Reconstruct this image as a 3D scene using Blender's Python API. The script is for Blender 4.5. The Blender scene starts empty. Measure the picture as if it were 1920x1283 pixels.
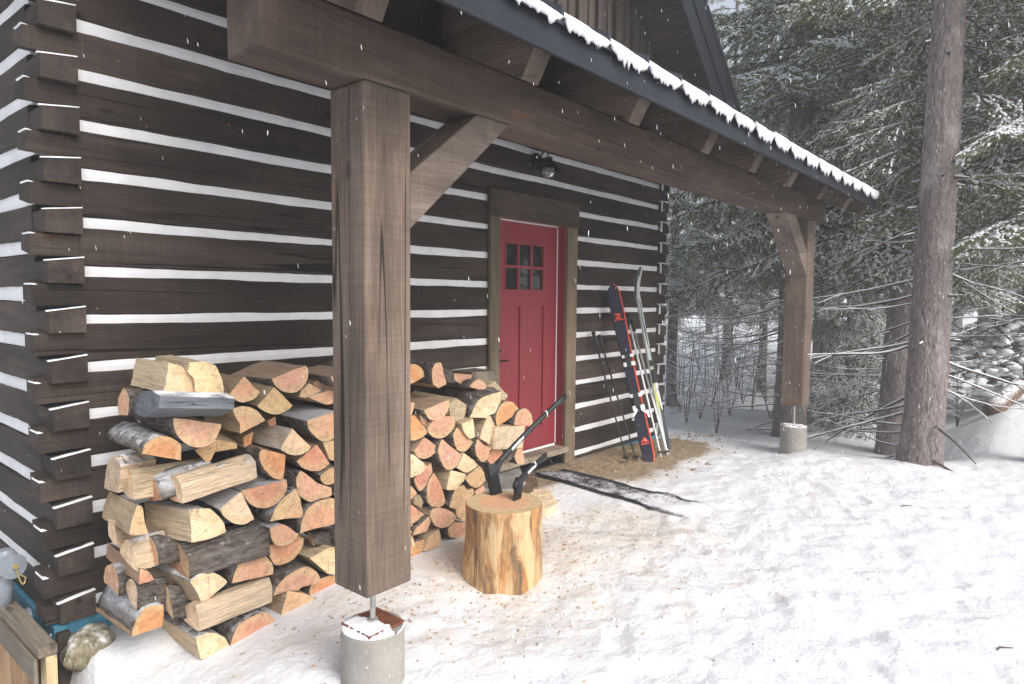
import bpy, bmesh, math, random
import numpy as np
from mathutils import Vector, Matrix, noise
R = math.radians
rnd = random.Random(7)
SC = bpy.context.scene
COL = SC.collection

# ---------------------------------------------------------------- camera (measured from the vanishing points)
CAMP = np.array([0.0, -3.66, 1.377]); FPX = 1250.0
_pp = np.array([960., 641.5])
def _d(p):
    v = np.array([(p[0]-_pp[0])/FPX, -(p[1]-_pp[1])/FPX, -1.0]); return v/np.linalg.norm(v)
_X = _d((2014., 567.5)); _Y = _d((-524., 545.6)); _Y = _Y - _X*(_X@_Y); _Y /= np.linalg.norm(_Y); _Z = np.cross(_X, _Y)
CR = np.array([_X, _Y, _Z])
def at(px, py, axis, val):
    """world point seen at a photo pixel, on the plane axis=val"""
    r = CR @ _d((px, py)); t = (val-CAMP[axis])/r[axis]; return CAMP + t*r
def away(px, dist, z=0.0):
    """ground position in the direction of a photo column at a horizontal distance"""
    r = CR @ _d((px, 600.)); h = r[:2]/np.linalg.norm(r[:2]); return np.array([CAMP[0]+h[0]*dist, CAMP[1]+h[1]*dist, z])
cd = bpy.data.cameras.new('camera'); cam = bpy.data.objects.new('camera', cd); COL.objects.link(cam)
cd.sensor_width = 36.0; cd.lens = FPX/1920*36.0; cd.clip_start = 0.02; cd.clip_end = 600
M4 = Matrix([[*CR[0], CAMP[0]], [*CR[1], CAMP[1]], [*CR[2], CAMP[2]], [0, 0, 0, 1]])
cam.matrix_world = M4; SC.camera = cam

# ---------------------------------------------------------------- object helpers
WO = {}
def tag(o, label=None, cat=None, group=None, kind=None):
    if label: o['label'] = label
    if cat: o['category'] = cat
    if group: o['group'] = group
    if kind: o['kind'] = kind
    return o
def thing(name, loc, label, cat, group=None):
    o = bpy.data.objects.new(name, None); COL.objects.link(o); o.location = loc; o.empty_display_size = .1
    WO[o.name] = Vector(loc); return tag(o, label, cat, group)
class MB:
    """collects loose shapes of ONE object"""
    def __init__(s): s.v = []; s.f = []; s.m = []
    def add(s, V, F, m=0):
        b = len(s.v); s.v += [tuple(map(float, p)) for p in V]
        for i, f in enumerate(F):
            s.f.append([b+k for k in f]); s.m.append(m[i] if isinstance(m, (list, tuple)) else m)
        return s
def mesh(name, V, F, mi=None, mats=(), smooth=False):
    me = bpy.data.meshes.new(name); me.from_pydata([tuple(map(float, p)) for p in V], [], [list(f) for f in F])
    for m in mats: me.materials.append(m)
    if mi is not None: me.polygons.foreach_set('material_index', np.array(mi, dtype=np.int32))
    if smooth: me.polygons.foreach_set('use_smooth', np.ones(len(F), dtype=bool))
    me.update(); return me
def obj(name, mb, mats, parent=None, origin=None, smooth=False):
    if not isinstance(mats, (list, tuple)): mats = [mats]
    V = np.array(mb.v, float)
    if origin is None: origin = (*((V.min(0)+V.max(0))/2)[:2], V[:, 2].min())
    origin = np.array(origin, float)
    me = mesh(name, V-origin, mb.f, mb.m, mats, smooth)
    o = bpy.data.objects.new(name, me); COL.objects.link(o)
    WO[o.name] = Vector(origin)
    if parent is not None:
        o.parent = parent; o.location = Vector(origin)-WO[parent.name]
    else: o.location = origin
    return o
def npmesh(name, V, F3, mi, mats, smooth=False):
    """fast triangle mesh from numpy arrays"""
    me = bpy.data.meshes.new(name); n = len(F3)
    me.vertices.add(len(V)); me.vertices.foreach_set('co', np.asarray(V, np.float32).ravel())
    me.loops.add(n*3); me.loops.foreach_set('vertex_index', np.asarray(F3, np.int32).ravel())
    me.polygons.add(n); me.polygons.foreach_set('loop_start', np.arange(0, n*3, 3, dtype=np.int32))
    for m in mats: me.materials.append(m)
    me.polygons.foreach_set('material_index', np.asarray(mi, np.int32))
    me.update(calc_edges=True); me.validate(); return me

def box(x0, x1, y0, y1, z0, z1, bev=0.006, seg=2):
    bm = bmesh.new(); bmesh.ops.create_cube(bm, size=1)
    for v in bm.verts: v.co = Vector((x0+(v.co.x+.5)*(x1-x0), y0+(v.co.y+.5)*(y1-y0), z0+(v.co.z+.5)*(z1-z0)))
    if bev: bmesh.ops.bevel(bm, geom=list(bm.edges), offset=bev, segments=seg, profile=.5, affect='EDGES')
    bm.verts.index_update(); r = ([tuple(v.co) for v in bm.verts], [[v.index for v in f.verts] for f in bm.faces]); bm.free(); return r
def prism(poly, axis, a, b, bev=0.005):
    """polygon of (u,v) in the plane normal to axis, from a to b"""
    bm = bmesh.new()
    def P(u, v, w): return {0: (w, u, v), 1: (u, w, v), 2: (u, v, w)}[axis]
    A = [bm.verts.new(P(u, v, a)) for u, v in poly]; B = [bm.verts.new(P(u, v, b)) for u, v in poly]
    n = len(poly); bm.faces.new(A); bm.faces.new(B[::-1])
    for i in range(n): bm.faces.new((A[i], B[i], B[(i+1) % n], A[(i+1) % n]))
    bmesh.ops.recalc_face_normals(bm, faces=list(bm.faces))
    if bev: bmesh.ops.bevel(bm, geom=list(bm.edges), offset=bev, segments=2, profile=.5, affect='EDGES')
    bm.verts.index_update(); r = ([tuple(v.co) for v in bm.verts], [[v.index for v in f.verts] for f in bm.faces]); bm.free(); return r
def loft(rings, cap=True, flip=False):
    n = len(rings[0]); V = [p for r in rings for p in r]; F = []
    for i in range(len(rings)-1):
        for j in range(n):
            k = (j+1) % n; F.append([i*n+j, i*n+k, (i+1)*n+k, (i+1)*n+j])
    if cap: F.append(list(range(n))[::-1]); b = (len(rings)-1)*n; F.append([b+j for j in range(n)])
    if flip: F = [f[::-1] for f in F]
    return V, F
def frame(t):
    t = Vector(t).normalized(); up = Vector((0, 0, 1)) if abs(t.z) < .95 else Vector((1, 0, 0))
    u = t.cross(up).normalized(); v = u.cross(t).normalized(); return u, v, t
def tube(pts, rad, n=8, cap=True):
    pts = [Vector(p) for p in pts]; rings = []
    if not isinstance(rad, (list, tuple)): rad = [rad]*len(pts)
    for i, p in enumerate(pts):
        t = pts[min(i+1, len(pts)-1)]-pts[max(i-1, 0)]
        u, v, _ = frame(t)
        rings.append([p+(u*math.cos(a)+v*math.sin(a))*rad[i] for a in [2*math.pi*k/n for k in range(n)]])
    return loft(rings, cap, flip=False)
def lathe(prof, c, n=24, axis=None):
    """profile of (r,h) turned about the axis direction through c"""
    a = Vector(axis).normalized() if axis is not None else Vector((0, 0, 1)); u, v, a = frame(a) if abs(a.z) < .95 else (Vector((1, 0, 0)), Vector((0, 1, 0)), a)
    c = Vector(c); rings = [[c+a*h+(u*math.cos(t)+v*math.sin(t))*r for t in [2*math.pi*k/n for k in range(n)]] for r, h in prof]
    return loft(rings, True)
def nz(x, y, z, s=1.0, seed=0.0): return noise.noise((x*s+seed, y*s+seed*1.7, z*s-seed))
def smooth01(t): t = min(1, max(0, t)); return t*t*(3-2*t)
def catmull(P, n):
    P = [np.array(p, float) for p in P]
    if len(P) < 3: return [P[0]+(P[-1]-P[0])*i/(n-1) for i in range(n)]
    Q = [2*P[0]-P[1]]+P+[2*P[-1]-P[-2]]; out = []; m = len(P)-1
    for i in range(n):
        u = i/(n-1)*m; k = min(int(u), m-1); t = u-k; a, b, c, d = Q[k:k+4]
        out.append(.5*((2*b)+(c-a)*t+(2*a-5*b+4*c-d)*t*t+(3*b-a-3*c+d)*t**3))
    return out

# ---------------------------------------------------------------- material helpers
class NT:
    def __init__(s, name):
        s.mat = bpy.data.materials.new(name); s.mat.use_nodes = True; s.t = s.mat.node_tree; s.t.nodes.clear()
        s.out = s.n('ShaderNodeOutputMaterial'); s.b = s.n('ShaderNodeBsdfPrincipled')
        s.t.links.new(s.b.outputs[0], s.out.inputs['Surface'])
    def n(s, typ, _in=None, **kw):
        nd = s.t.nodes.new(typ)
        for k, v in kw.items(): setattr(nd, k, v)
        for k, v in (_in or {}).items(): s.set(nd.inputs[k], v)
        return nd
    def set(s, sock, v):
        if hasattr(v, 'is_output'): s.t.links.new(v, sock)
        elif isinstance(v, (tuple, list)):
            v = tuple(v)
            if sock.type == 'RGBA' and len(v) == 3: v = (*v, 1)
            sock.default_value = v
        else: sock.default_value = v
    def noise(s, vec, scale=5, detail=4, rough=.55, dist=0.0):
        return s.n('ShaderNodeTexNoise', {'Vector': vec, 'Scale': scale, 'Detail': detail, 'Roughness': rough, 'Distortion': dist}).outputs['Fac']
    def ramp(s, fac, stops, interp='LINEAR'):
        r = s.n('ShaderNodeValToRGB', {'Fac': fac}); e = r.color_ramp.elements; r.color_ramp.interpolation = interp
        while len(e) > 1: e.remove(e[-1])
        for i, (p, c) in enumerate(stops):
            el = e[0] if i == 0 else e.new(p); el.position = p
            el.color = (c, c, c, 1) if isinstance(c, (int, float)) else (*c, 1)
        return r.outputs['Color']
    def mix(s, f, a, b, mode='MIX'):
        m = s.n('ShaderNodeMix', data_type='RGBA', blend_type=mode); s.set(m.inputs[0], f); s.set(m.inputs[6], a); s.set(m.inputs[7], b); return m.outputs[2]
    def math(s, op, a, b=None, clamp=False):
        m = s.n('ShaderNodeMath', operation=op, use_clamp=clamp); s.set(m.inputs[0], a)
        if b is not None: s.set(m.inputs[1], b)
        return m.outputs[0]
    def mapr(s, v, a, b, c=0.0, d=1.0):
        return s.n('ShaderNodeMapRange', {0: v, 1: a, 2: b, 3: c, 4: d}).outputs[0]
    def coords(s, scale=(1, 1, 1), world=False, rand=True):
        if world: src = s.n('ShaderNodeNewGeometry').outputs['Position']
        else: src = s.n('ShaderNodeTexCoord').outputs['Object']
        if rand and not world:
            oi = s.n('ShaderNodeObjectInfo').outputs['Random']
            k = s.math('MULTIPLY', oi, 91.7); c = s.n('ShaderNodeCombineXYZ', {0: k, 1: s.math('MULTIPLY', oi, 57.3), 2: s.math('MULTIPLY', oi, -33.1)}).outputs[0]
            src = s.n('ShaderNodeVectorMath', {0: src, 1: c}, operation='ADD').outputs[0]
        if scale == (1, 1, 1): return src
        return s.n('ShaderNodeVectorMath', {0: src, 1: scale}, operation='MULTIPLY').outputs[0]
    def bump(s, h, strength=.4, dist=.01):
        s.set(s.b.inputs['Normal'], s.n('ShaderNodeBump', {'Height': h, 'Strength': strength, 'Distance': dist}).outputs[0])
    def fin(s, col, rough=.8, spec=.3, metal=0.0):
        s.set(s.b.inputs['Base Color'], col); s.set(s.b.inputs['Roughness'], rough); s.set(s.b.inputs['Specular IOR Level'], spec); s.set(s.b.inputs['Metallic'], metal); return s.mat
def snowfac(t, amount, lo=.35, hi=.75, scale=14, vec=None):
    """snow lies where the surface faces up, broken by noise"""
    nzv = t.n('ShaderNodeSeparateXYZ', {0: t.n('ShaderNodeNewGeometry').outputs['Normal']}).outputs[2]
    nn = t.noise(vec if vec is not None else t.coords(world=True), scale, 4, .6)
    a = t.mapr(nzv, lo, hi); b = t.math('ADD', t.math('MULTIPLY', nn, 1.0), t.math('SUBTRACT', amount, 1.0))
    return t.math('MULTIPLY', a, t.mapr(b, .12, .36), clamp=True)
SNOWC = (.84, .85, .88)

def wood(name, c0, c1, axis, crack=1.0, tint=None, saw=.5, snow=None, knots=True, nick=0.0):
    t = NT(name); S = lambda along, across: tuple(along if i == axis else across for i in range(3))
    base = t.noise(t.coords(S(.9, 9)), 1, 6, .6, .4); fine = t.noise(t.coords(S(5, 95)), 1, 3, .6)
    blot = t.noise(t.coords(S(1.2, 2.2)), 1, 3, .5)
    col = t.mix(t.mapr(base, .3, .7), c0, c1)
    rv = t.math('ADD', t.math('MULTIPLY', t.n('ShaderNodeObjectInfo').outputs['Random'], .5), .78); col = t.mix(1.0, col, t.n('ShaderNodeCombineXYZ', {0: rv, 1: rv, 2: rv}).outputs[0], 'MULTIPLY')
    col = t.mix(.75, col, t.ramp(fine, [(.25, .55), (.75, 1.3)]), 'MULTIPLY')
    col = t.mix(.9, col, t.ramp(blot, [(.3, .6), (.7, 1.35)]), 'MULTIPLY')
    if tint: col = t.mix(t.mapr(t.noise(t.coords(S(1.6, 12)), 1, 5, .65), .60, .74), col, tint)
    sawn = t.noise(t.coords(S(85, 2.0)), 1, 2, .6)
    col = t.mix(saw, col, t.ramp(sawn, [(.3, .78), (.7, 1.18)]), 'MULTIPLY')
    cr = t.math('ABSOLUTE', t.math('SUBTRACT', t.noise(t.coords(S(.16, 8)), 1, 2, .4, .08), .5))
    crk = t.ramp(cr, [(0, 1), (.005, .9), (.010, 0)])
    crk = t.math('MULTIPLY', crk, t.mapr(t.noise(t.coords(S(.7, 3)), 1, 2), .47, .56))
    crk = t.math('MULTIPLY', crk, crack*.6)
    col = t.mix(crk, col, tuple(c*.15 for c in c0))
    if knots:
        v = t.n('ShaderNodeTexVoronoi', {'Vector': t.coords(S(2.1, 5.2)), 'Scale': 1.0}).outputs['Distance']
        kf = t.mapr(v, .10, .055); col = t.mix(t.math('MULTIPLY', kf, .75), col, tuple(c*.35 for c in c0))
    if nick:
        nk = t.noise(t.coords(S(14, 30)), 1, 2, .5); nf = t.math('MULTIPLY', t.mapr(nk, .755, .775), nick); col = t.mix(nf, col, (.34, .16, .07))
    h = t.math('ADD', t.math('MULTIPLY', fine, .5), t.math('MULTIPLY', sawn, .35)); h = t.math('SUBTRACT', h, t.math('MULTIPLY', crk, 1.2))
    t.bump(t.math('ADD', h, t.math('MULTIPLY', blot, 1.2)), .5, .007)
    if snow:
        col = t.mix(snowfac(t, snow), col, SNOWC)
    return t.fin(col, .82, .25)

LOGX = wood('dark_log_wood_x', (.0265, .0195, .0155), (.066, .049, .039), 0, tint=(.080, .046, .028), saw=.6, crack=1.6, nick=.8)
LOGY = wood('dark_log_wood_y', (.030, .023, .018), (.075, .058, .048), 1, tint=(.10, .07, .05), crack=.45, nick=.6)
LOGEND = wood('dark_log_end', (.022, .017, .014), (.047, .036, .029), 2, crack=.4, saw=.2)
POSTW = wood('post_wood', (.100, .072, .055), (.200, .151, .118), 2, tint=(.21, .135, .095), saw=.55, crack=1.6)
BEAMW = wood('beam_wood', (.066, .046, .035), (.140, .100, .076), 0, tint=(.17, .095, .055), saw=.55, crack=1.3)
BRACEW = wood('brace_wood', (.125, .096, .077), (.225, .178, .146), 0, tint=(.24, .17, .12), saw=.3)
RAFTW = wood('rafter_wood', (.060, .043, .033), (.125, .094, .075), 1, saw=.3)
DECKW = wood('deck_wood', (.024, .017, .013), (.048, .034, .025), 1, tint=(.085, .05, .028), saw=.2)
CASEW = wood('casing_wood', (.115, .086, .056), (.20, .155, .105), 2, saw=.3)
LINTW = wood('lintel_wood', (.070, .050, .036), (.125, .094, .070), 0, saw=.4)
GABLEW = wood('gable_board_wood', (.038, .029, .023), (.080, .062, .050), 2, saw=.3)
GREYW = wood('weathered_plank', (.16, .13, .095), (.30, .25, .19), 1, saw=.3)
CEDARW = wood('cedar_board', (.32, .17, .07), (.46, .30, .16), 2, tint=(.30, .10, .03), saw=.2)
PALEW = wood('pale_timber', (.48, .36, .20), (.62, .48, .30), 2, saw=.3)

def plain(name, col, rough=.5, spec=.5, metal=0.0, var=.25, scale=20, bump=.1):
    t = NT(name); n = t.noise(t.coords(), scale, 4, .6)
    c = t.mix(1.0, col, t.ramp(n, [(.25, 1-var), (.75, 1+var)]), 'MULTIPLY'); t.bump(n, bump, .004); return t.fin(c, rough, spec, metal)
METAL = plain('dark_metal', (.020, .024, .034), .35, .5, .0, .35, 9)
METALB = plain('blue_black_metal', (.018, .021, .028), .5, .25, .0, .3, 6)
BLACK = plain('black_plastic', (.014, .014, .016), .45, .4)
BLACKM = plain('black_metal', (.018, .018, .020), .35, .6, .6)
STEEL = plain('zinc_steel', (.45, .45, .43), .35, .5, .8)
RUST = plain('rusty_plate', (.17, .065, .035), .8, .3, .2, .5, 40)
PVC = plain('grey_conduit', (.24, .27, .31), .35, .5, .0, .2, 15)
WHITE = plain('white_paint', (.78, .78, .80), .5, .4, 0, .08)
def chink_mat():
    t = NT('white_chinking'); n = t.noise(t.coords(world=True), 6, 5, .6); f = t.noise(t.coords(world=True), 60, 3, .6)
    c = t.mix(t.mapr(n, .35, .7), (.80, .80, .812), (.66, .66, .672)); t.bump(t.math('ADD', n, t.math('MULTIPLY', f, .3)), .35, .01); return t.fin(c, .7, .3)
CHINK = chink_mat()
def snow_mat(name='snow', grain=1.0):
    t = NT(name); a = t.noise(t.coords(world=True), 9, 6, .65); b = t.noise(t.coords(world=True), 60, 2, .5)
    c = t.mix(t.mapr(a, .3, .7), (.82, .835, .865), (.89, .895, .91))
    t.bump(t.math('ADD', t.math('MULTIPLY', a, 1.0), t.math('MULTIPLY', b, .25)), .35*grain, .02)
    return t.fin(c, .6, .25)
SNOW = snow_mat()
def concrete_mat():
    t = NT('concrete'); a = t.noise(t.coords(), 7, 6, .6); b = t.noise(t.coords(), 45, 4, .7); v = t.n('ShaderNodeTexVoronoi', {'Vector': t.coords(), 'Scale': 34.0}).outputs['Distance']
    c = t.mix(t.mapr(a, .3, .7), (.24, .225, .20), (.36, .345, .315)); c = t.mix(t.mapr(b, .62, .7), c, (.55, .54, .52)); c = t.mix(t.mapr(v, .10, .04), c, (.12, .11, .10))
    t.bump(t.math('ADD', b, a), .4, .006); return t.fin(c, .85, .2)
CONC = concrete_mat()
def red_mat():
    t = NT('red_door_paint'); n = t.noise(t.coords((30, 30, 2)), 1, 4, .6); m = t.noise(t.coords(), 3, 3)
    c = t.mix(t.mapr(n, .3, .7), (.215, .025, .034), (.262, .031, .042)); c = t.mix(t.mapr(m, .4, .7), c, (.24, .029, .040)); t.bump(n, .15, .002); return t.fin(c, .42, .45)
RED = red_mat()
def glass_mat():
    t = NT('window_glass'); n = t.noise(t.coords(), 4, 3)
    t.bump(n, .05, .01); return t.fin((.012, .013, .014), .04, .9)
GLASS = glass_mat()
MEMB = plain('blue_membrane', (.06, .22, .32), .5, .4, 0, .4, 12, .4)
# ================================================================ GROUND
STEPS = []
_r = random.Random(4)
for (ax, ay), (bx, by), n_ in [((3.0, -3.5), (4.75, -.95), 9), ((3.9, -3.55), (6.3, -1.9), 9), ((2.3, -2.35), (4.3, -1.5), 6), ((5.6, -2.9), (4.9, -1.2), 5)]:
    for k_ in range(n_):
        f_ = k_/(n_-1); an = math.atan2(by-ay, bx-ax)+_r.uniform(-.25, .25); sd_ = (1 if k_ % 2 else -1)*.10
        STEPS.append((ax+(bx-ax)*f_-math.sin(an)*sd_+_r.uniform(-.05, .05), ay+(by-ay)*f_+math.cos(an)*sd_+_r.uniform(-.05, .05), math.cos(an), math.sin(an), _r.uniform(.009, .019)))
def prints(x, y):
    z = 0
    for px_, py_, c, s, dp in STEPS:
        dx, dy = x-px_, y-py_
        if abs(dx) > .3 or abs(dy) > .3: continue
        u, v = dx*c+dy*s, -dx*s+dy*c; q = (u/.15)**4+(v/.062)**4
        z += -dp*math.exp(-q)+dp*.45*math.exp(-((q-2.2)/1.6)**2)
    return z
def gh(x, y):
    z = -.215
    z -= .09*smooth01((1.75-x)/.8)*smooth01((y+2.2)/.8)
    z -= 1.0*smooth01((1.07-x)/.26)*smooth01((y+1.7)/.7)               # drop beside the corner
    z -= .075*smooth01((2.6-x)/1.3)*smooth01((y+1.25)/.6)*(1-smooth01((y+.48)/.25))
    z -= .03*smooth01((x-5.2)/1.5)*smooth01((y+1.2)/.8)
    # dirt mound along the wall
    m = math.exp(-((x-5.9)/1.25)**2)*smooth01((y+.95)/.75); z += .03*m
    # forest floor behind the porch lies lower
    z -= .38*smooth01((x-7.35)/1.8)*smooth01((y+3.1)/.9)
    z -= .07*smooth01((x-7.6)/2.0)
    z += .055*math.exp(-((x-6.95)/.5)**2)*smooth01((y+3.2)/.8)*smooth01((-1.2-y)/.5)   # low bank before the trees
    z += .22*smooth01((x-8.6)/3.5)*smooth01((-1.7-y)/.9)*(1-smooth01((-4.6-y)/3))
    d = math.hypot(x, y+3.66)
    far = smooth01((d-9)/8)
    z += far*.55*nz(x, y, 0, .12, 3.1)+.035*nz(x, y, 0, .9, 5.2)
    z += max(0, d-22)*.035                                           # forest floor rises far away
    z += .055*far*nz(x, y, 0, .5, 8)
    near = 1-smooth01((d-7)/6)
    tr = smooth01((-.55-y)/.7)
    z -= .05*math.exp(-(((x-2.65)/.4)**2+((y+1.4)/.4)**2))
    z += prints(x, y) if d < 7 else 0
    z += near*tr*(.013*nz(x, y, 0, 2.0, 1.3)+.016*nz(x, y, 0, 5.5, 2.7)-.008*max(0, nz(x, y, 0, 7.5, 9.2)-.12)+.010*nz(x, y, 0, 13, 6.1)+.006*nz(x, y, 0, 26, 3.3))
    return z
def dirtw(x, y):
    """0 clean snow .. 1 bare dirt, before the shader breaks it up"""
    a = smooth01((y+1.02+.18*nz(x, y, 0, 2.2, 4))/.40)*smooth01((x-4.75)/.4)*(1-smooth01((x-6.75-.35*nz(x, y, 0, 2, 9))/.5))
    a = max(a, smooth01((y+.5)/.3)*smooth01((x-3.2)/.5)*(1-smooth01((x-6.6)/.5)))
    b = .66*math.exp(-(((x-3.2)/.75)**2+((y+1.12)/.75)**2))
    c = .50*math.exp(-(((x-2.15)/.55)**2+((y+1.0)/.45)**2))
    e = .62*math.exp(-(((x-4.0)/.6)**2+((y+1.35)/.55)**2))
    g = .36*math.exp(-(((x-2.45)/.35)**2+((y+1.7)/.28)**2))
    return a, min(1, 1.15*max(b, c*.75, e, g*.9, .16*math.exp(-(((x-3.1)/1.3)**2+((y+1.4)/.8)**2))))
def ground():
    def axis(lo, hi, step, far0, far1):
        a = list(np.arange(lo, hi, step)); s = step; p = a[-1]
        while p < far1: s = min(s*1.13, 6); p += s; a.append(p)
        s = step; p = a[0]
        while p > far0: s = min(s*1.13, 6); p -= s; a.insert(0, p)
        return a
    xs = axis(.3, 7.6, .03, -30, 110); ys = axis(-3.9, .2, .03, -45, 90)
    V = []; F = []; D = []; D2 = []
    for y in ys:
        for x in xs: V.append((x, y, gh(x, y))); q = dirtw(x, y) if (.3 < x < 8 and -3.9 < y < .5) else (0., 0.); D.append(q[0]); D2.append(q[1])
    nx = len(xs)
    for j in range(len(ys)-1):
        for i in range(nx-1): a = j*nx+i; F.append([a, a+1, a+nx+1, a+nx])
    t = NT('snowy_ground'); pos = t.coords(world=True)
    at_ = t.n('ShaderNodeAttribute', attribute_name='dirt').outputs['Fac']
    n1 = t.noise(pos, 3.5, 6, .58); n2 = t.noise(pos, 22, 4, .6); n3 = t.noise(pos, 120, 3, .7); nb = t.noise(pos, 1.3, 4, .5)
    snow = t.mix(t.mapr(n1, .3, .7), (.69, .702, .735), (.775, .782, .798))
    snow = t.mix(t.math('MULTIPLY', t.mapr(nb, .5, .7), .10), snow, (.65, .63, .61))
    dirt = t.mix(t.mapr(n2, .3, .7), (.17, .125, .085), (.42, .335, .235)); dirt = t.mix(t.mapr(n3, .62, .75), dirt, (.06, .04, .03)); dirt = t.mix(t.mapr(n3, .34, .26), dirt, (.52, .44, .33))
    k = t.math('ADD', at_, t.math('MULTIPLY', t.math('SUBTRACT', t.math('ADD', t.math('MULTIPLY', n1, .5), t.math('MULTIPLY', n2, .5)), .5), 1.6))
    f = t.mapr(k, .38, .72); st = t.math('MULTIPLY', t.mapr(at_, .02, .5), .5)
    at2 = t.n('ShaderNodeAttribute', attribute_name='dust').outputs['Fac']; k2 = t.math('ADD', at2, t.math('MULTIPLY', t.math('SUBTRACT', t.math('ADD', t.math('MULTIPLY', n1, .55), t.math('MULTIPLY', n2, .45)), .5), 2.6)); f2 = t.mapr(k2, .10, .62)
    dust = t.mix(t.mapr(n2, .35, .65), (.46, .37, .26), (.63, .56, .46)); dust = t.mix(t.math('MULTIPLY', t.mapr(n3, .63, .72), .7), dust, (.20, .13, .08))
    tint = t.mix(st, snow, (.57, .51, .43)); tint = t.mix(t.math('MULTIPLY', f2, .55), tint, dust)
    col = t.mix(f, tint, dirt)
    t.bump(t.math('ADD', t.math('ADD', t.math('MULTIPLY', n1, .8), t.math('MULTIPLY', n2, .55)), t.math('MULTIPLY', n3, .05)), .42, .05)
    m = t.fin(col, .65, .2)
    me = mesh('snow_ground', V, F, None, [m], True)
    
    for nm, dd in (('dirt', D), ('dust', D2)): a = me.attributes.new(nm, 'FLOAT', 'POINT'); a.data.foreach_set('value', np.array(dd, np.float32))
    o = bpy.data.objects.new('snow_ground', me); COL.objects.link(o); tag(o, kind='structure'); return o
ground()

# ================================================================ CABIN
PIT = .232; CH = .047; Z0 = 2.669
XL, XR = .98, 7.08           # outer faces of the side walls
CAB = thing('log_cabin', (XL, 0, -.2), 'dark brown squared log cabin with white chinking, dovetail corners and a red door', 'cabin')
DX0, DX1, DZ = 4.10, 5.20, 2.06
def logx(x0, x1, zb, zt, seed, y0=0.0, y1=.15, sgn=1):
    n = max(3, int((x1-x0)/.05)); rings = []
    for i in range(n+1):
        x = x0+(x1-x0)*i/n
        e = .0085*nz(x, seed, 0, 1.1)+.0045*nz(x, seed, 0, 5)+.002*nz(x, seed, 0, 19); g = .0085*nz(x, seed, 9, 1.1)+.0045*nz(x, seed, 9, 5)+.002*nz(x, seed, 9, 19); h = .007*nz(x, seed, 4, 1.3)
        c = .009; a, b = zb+e, zt+g; f = y0+h
        rings.append([(x, f, a+c), (x, f, b-c), (x, f+c, b), (x, y1, b), (x, y1, a), (x, f+c, a)])
    return loft(rings, True)
def logy(y0, y1, zb, zt, seed, x0, x1):
    V, F = logx(y0, y1, zb, zt, seed, 0, 1.0)
    s = 1 if x1 > x0 else -1
    W = [(x0+s*(f if f < .5 else .15), yy, z) for yy, f, z in V]
    return W, ([f[::-1] for f in F] if s > 0 else F)
def hexa(P):
    return P, [[0, 3, 2, 1], [4, 5, 6, 7], [0, 1, 5, 4], [1, 2, 6, 5], [2, 3, 7, 6], [3, 0, 4, 7]]
ledge = {'l': MB(), 'r': MB()}
cf = MB(); cs = MB(); csr = MB()
def strip_x(mb, x0, x1, zc, seed):
    n = max(2, int((x1-x0)/.08)); rings = []
    for i in range(n+1):
        x = x0+(x1-x0)*i/n; f = .009+.004*nz(x, seed, 2, 2)
        rings.append([(x, f, zc-.036), (x, f-.004, zc), (x, f, zc+.036), (x, .1, zc+.036), (x, .1, zc-.036)])
    mb.add(*loft(rings))
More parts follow.
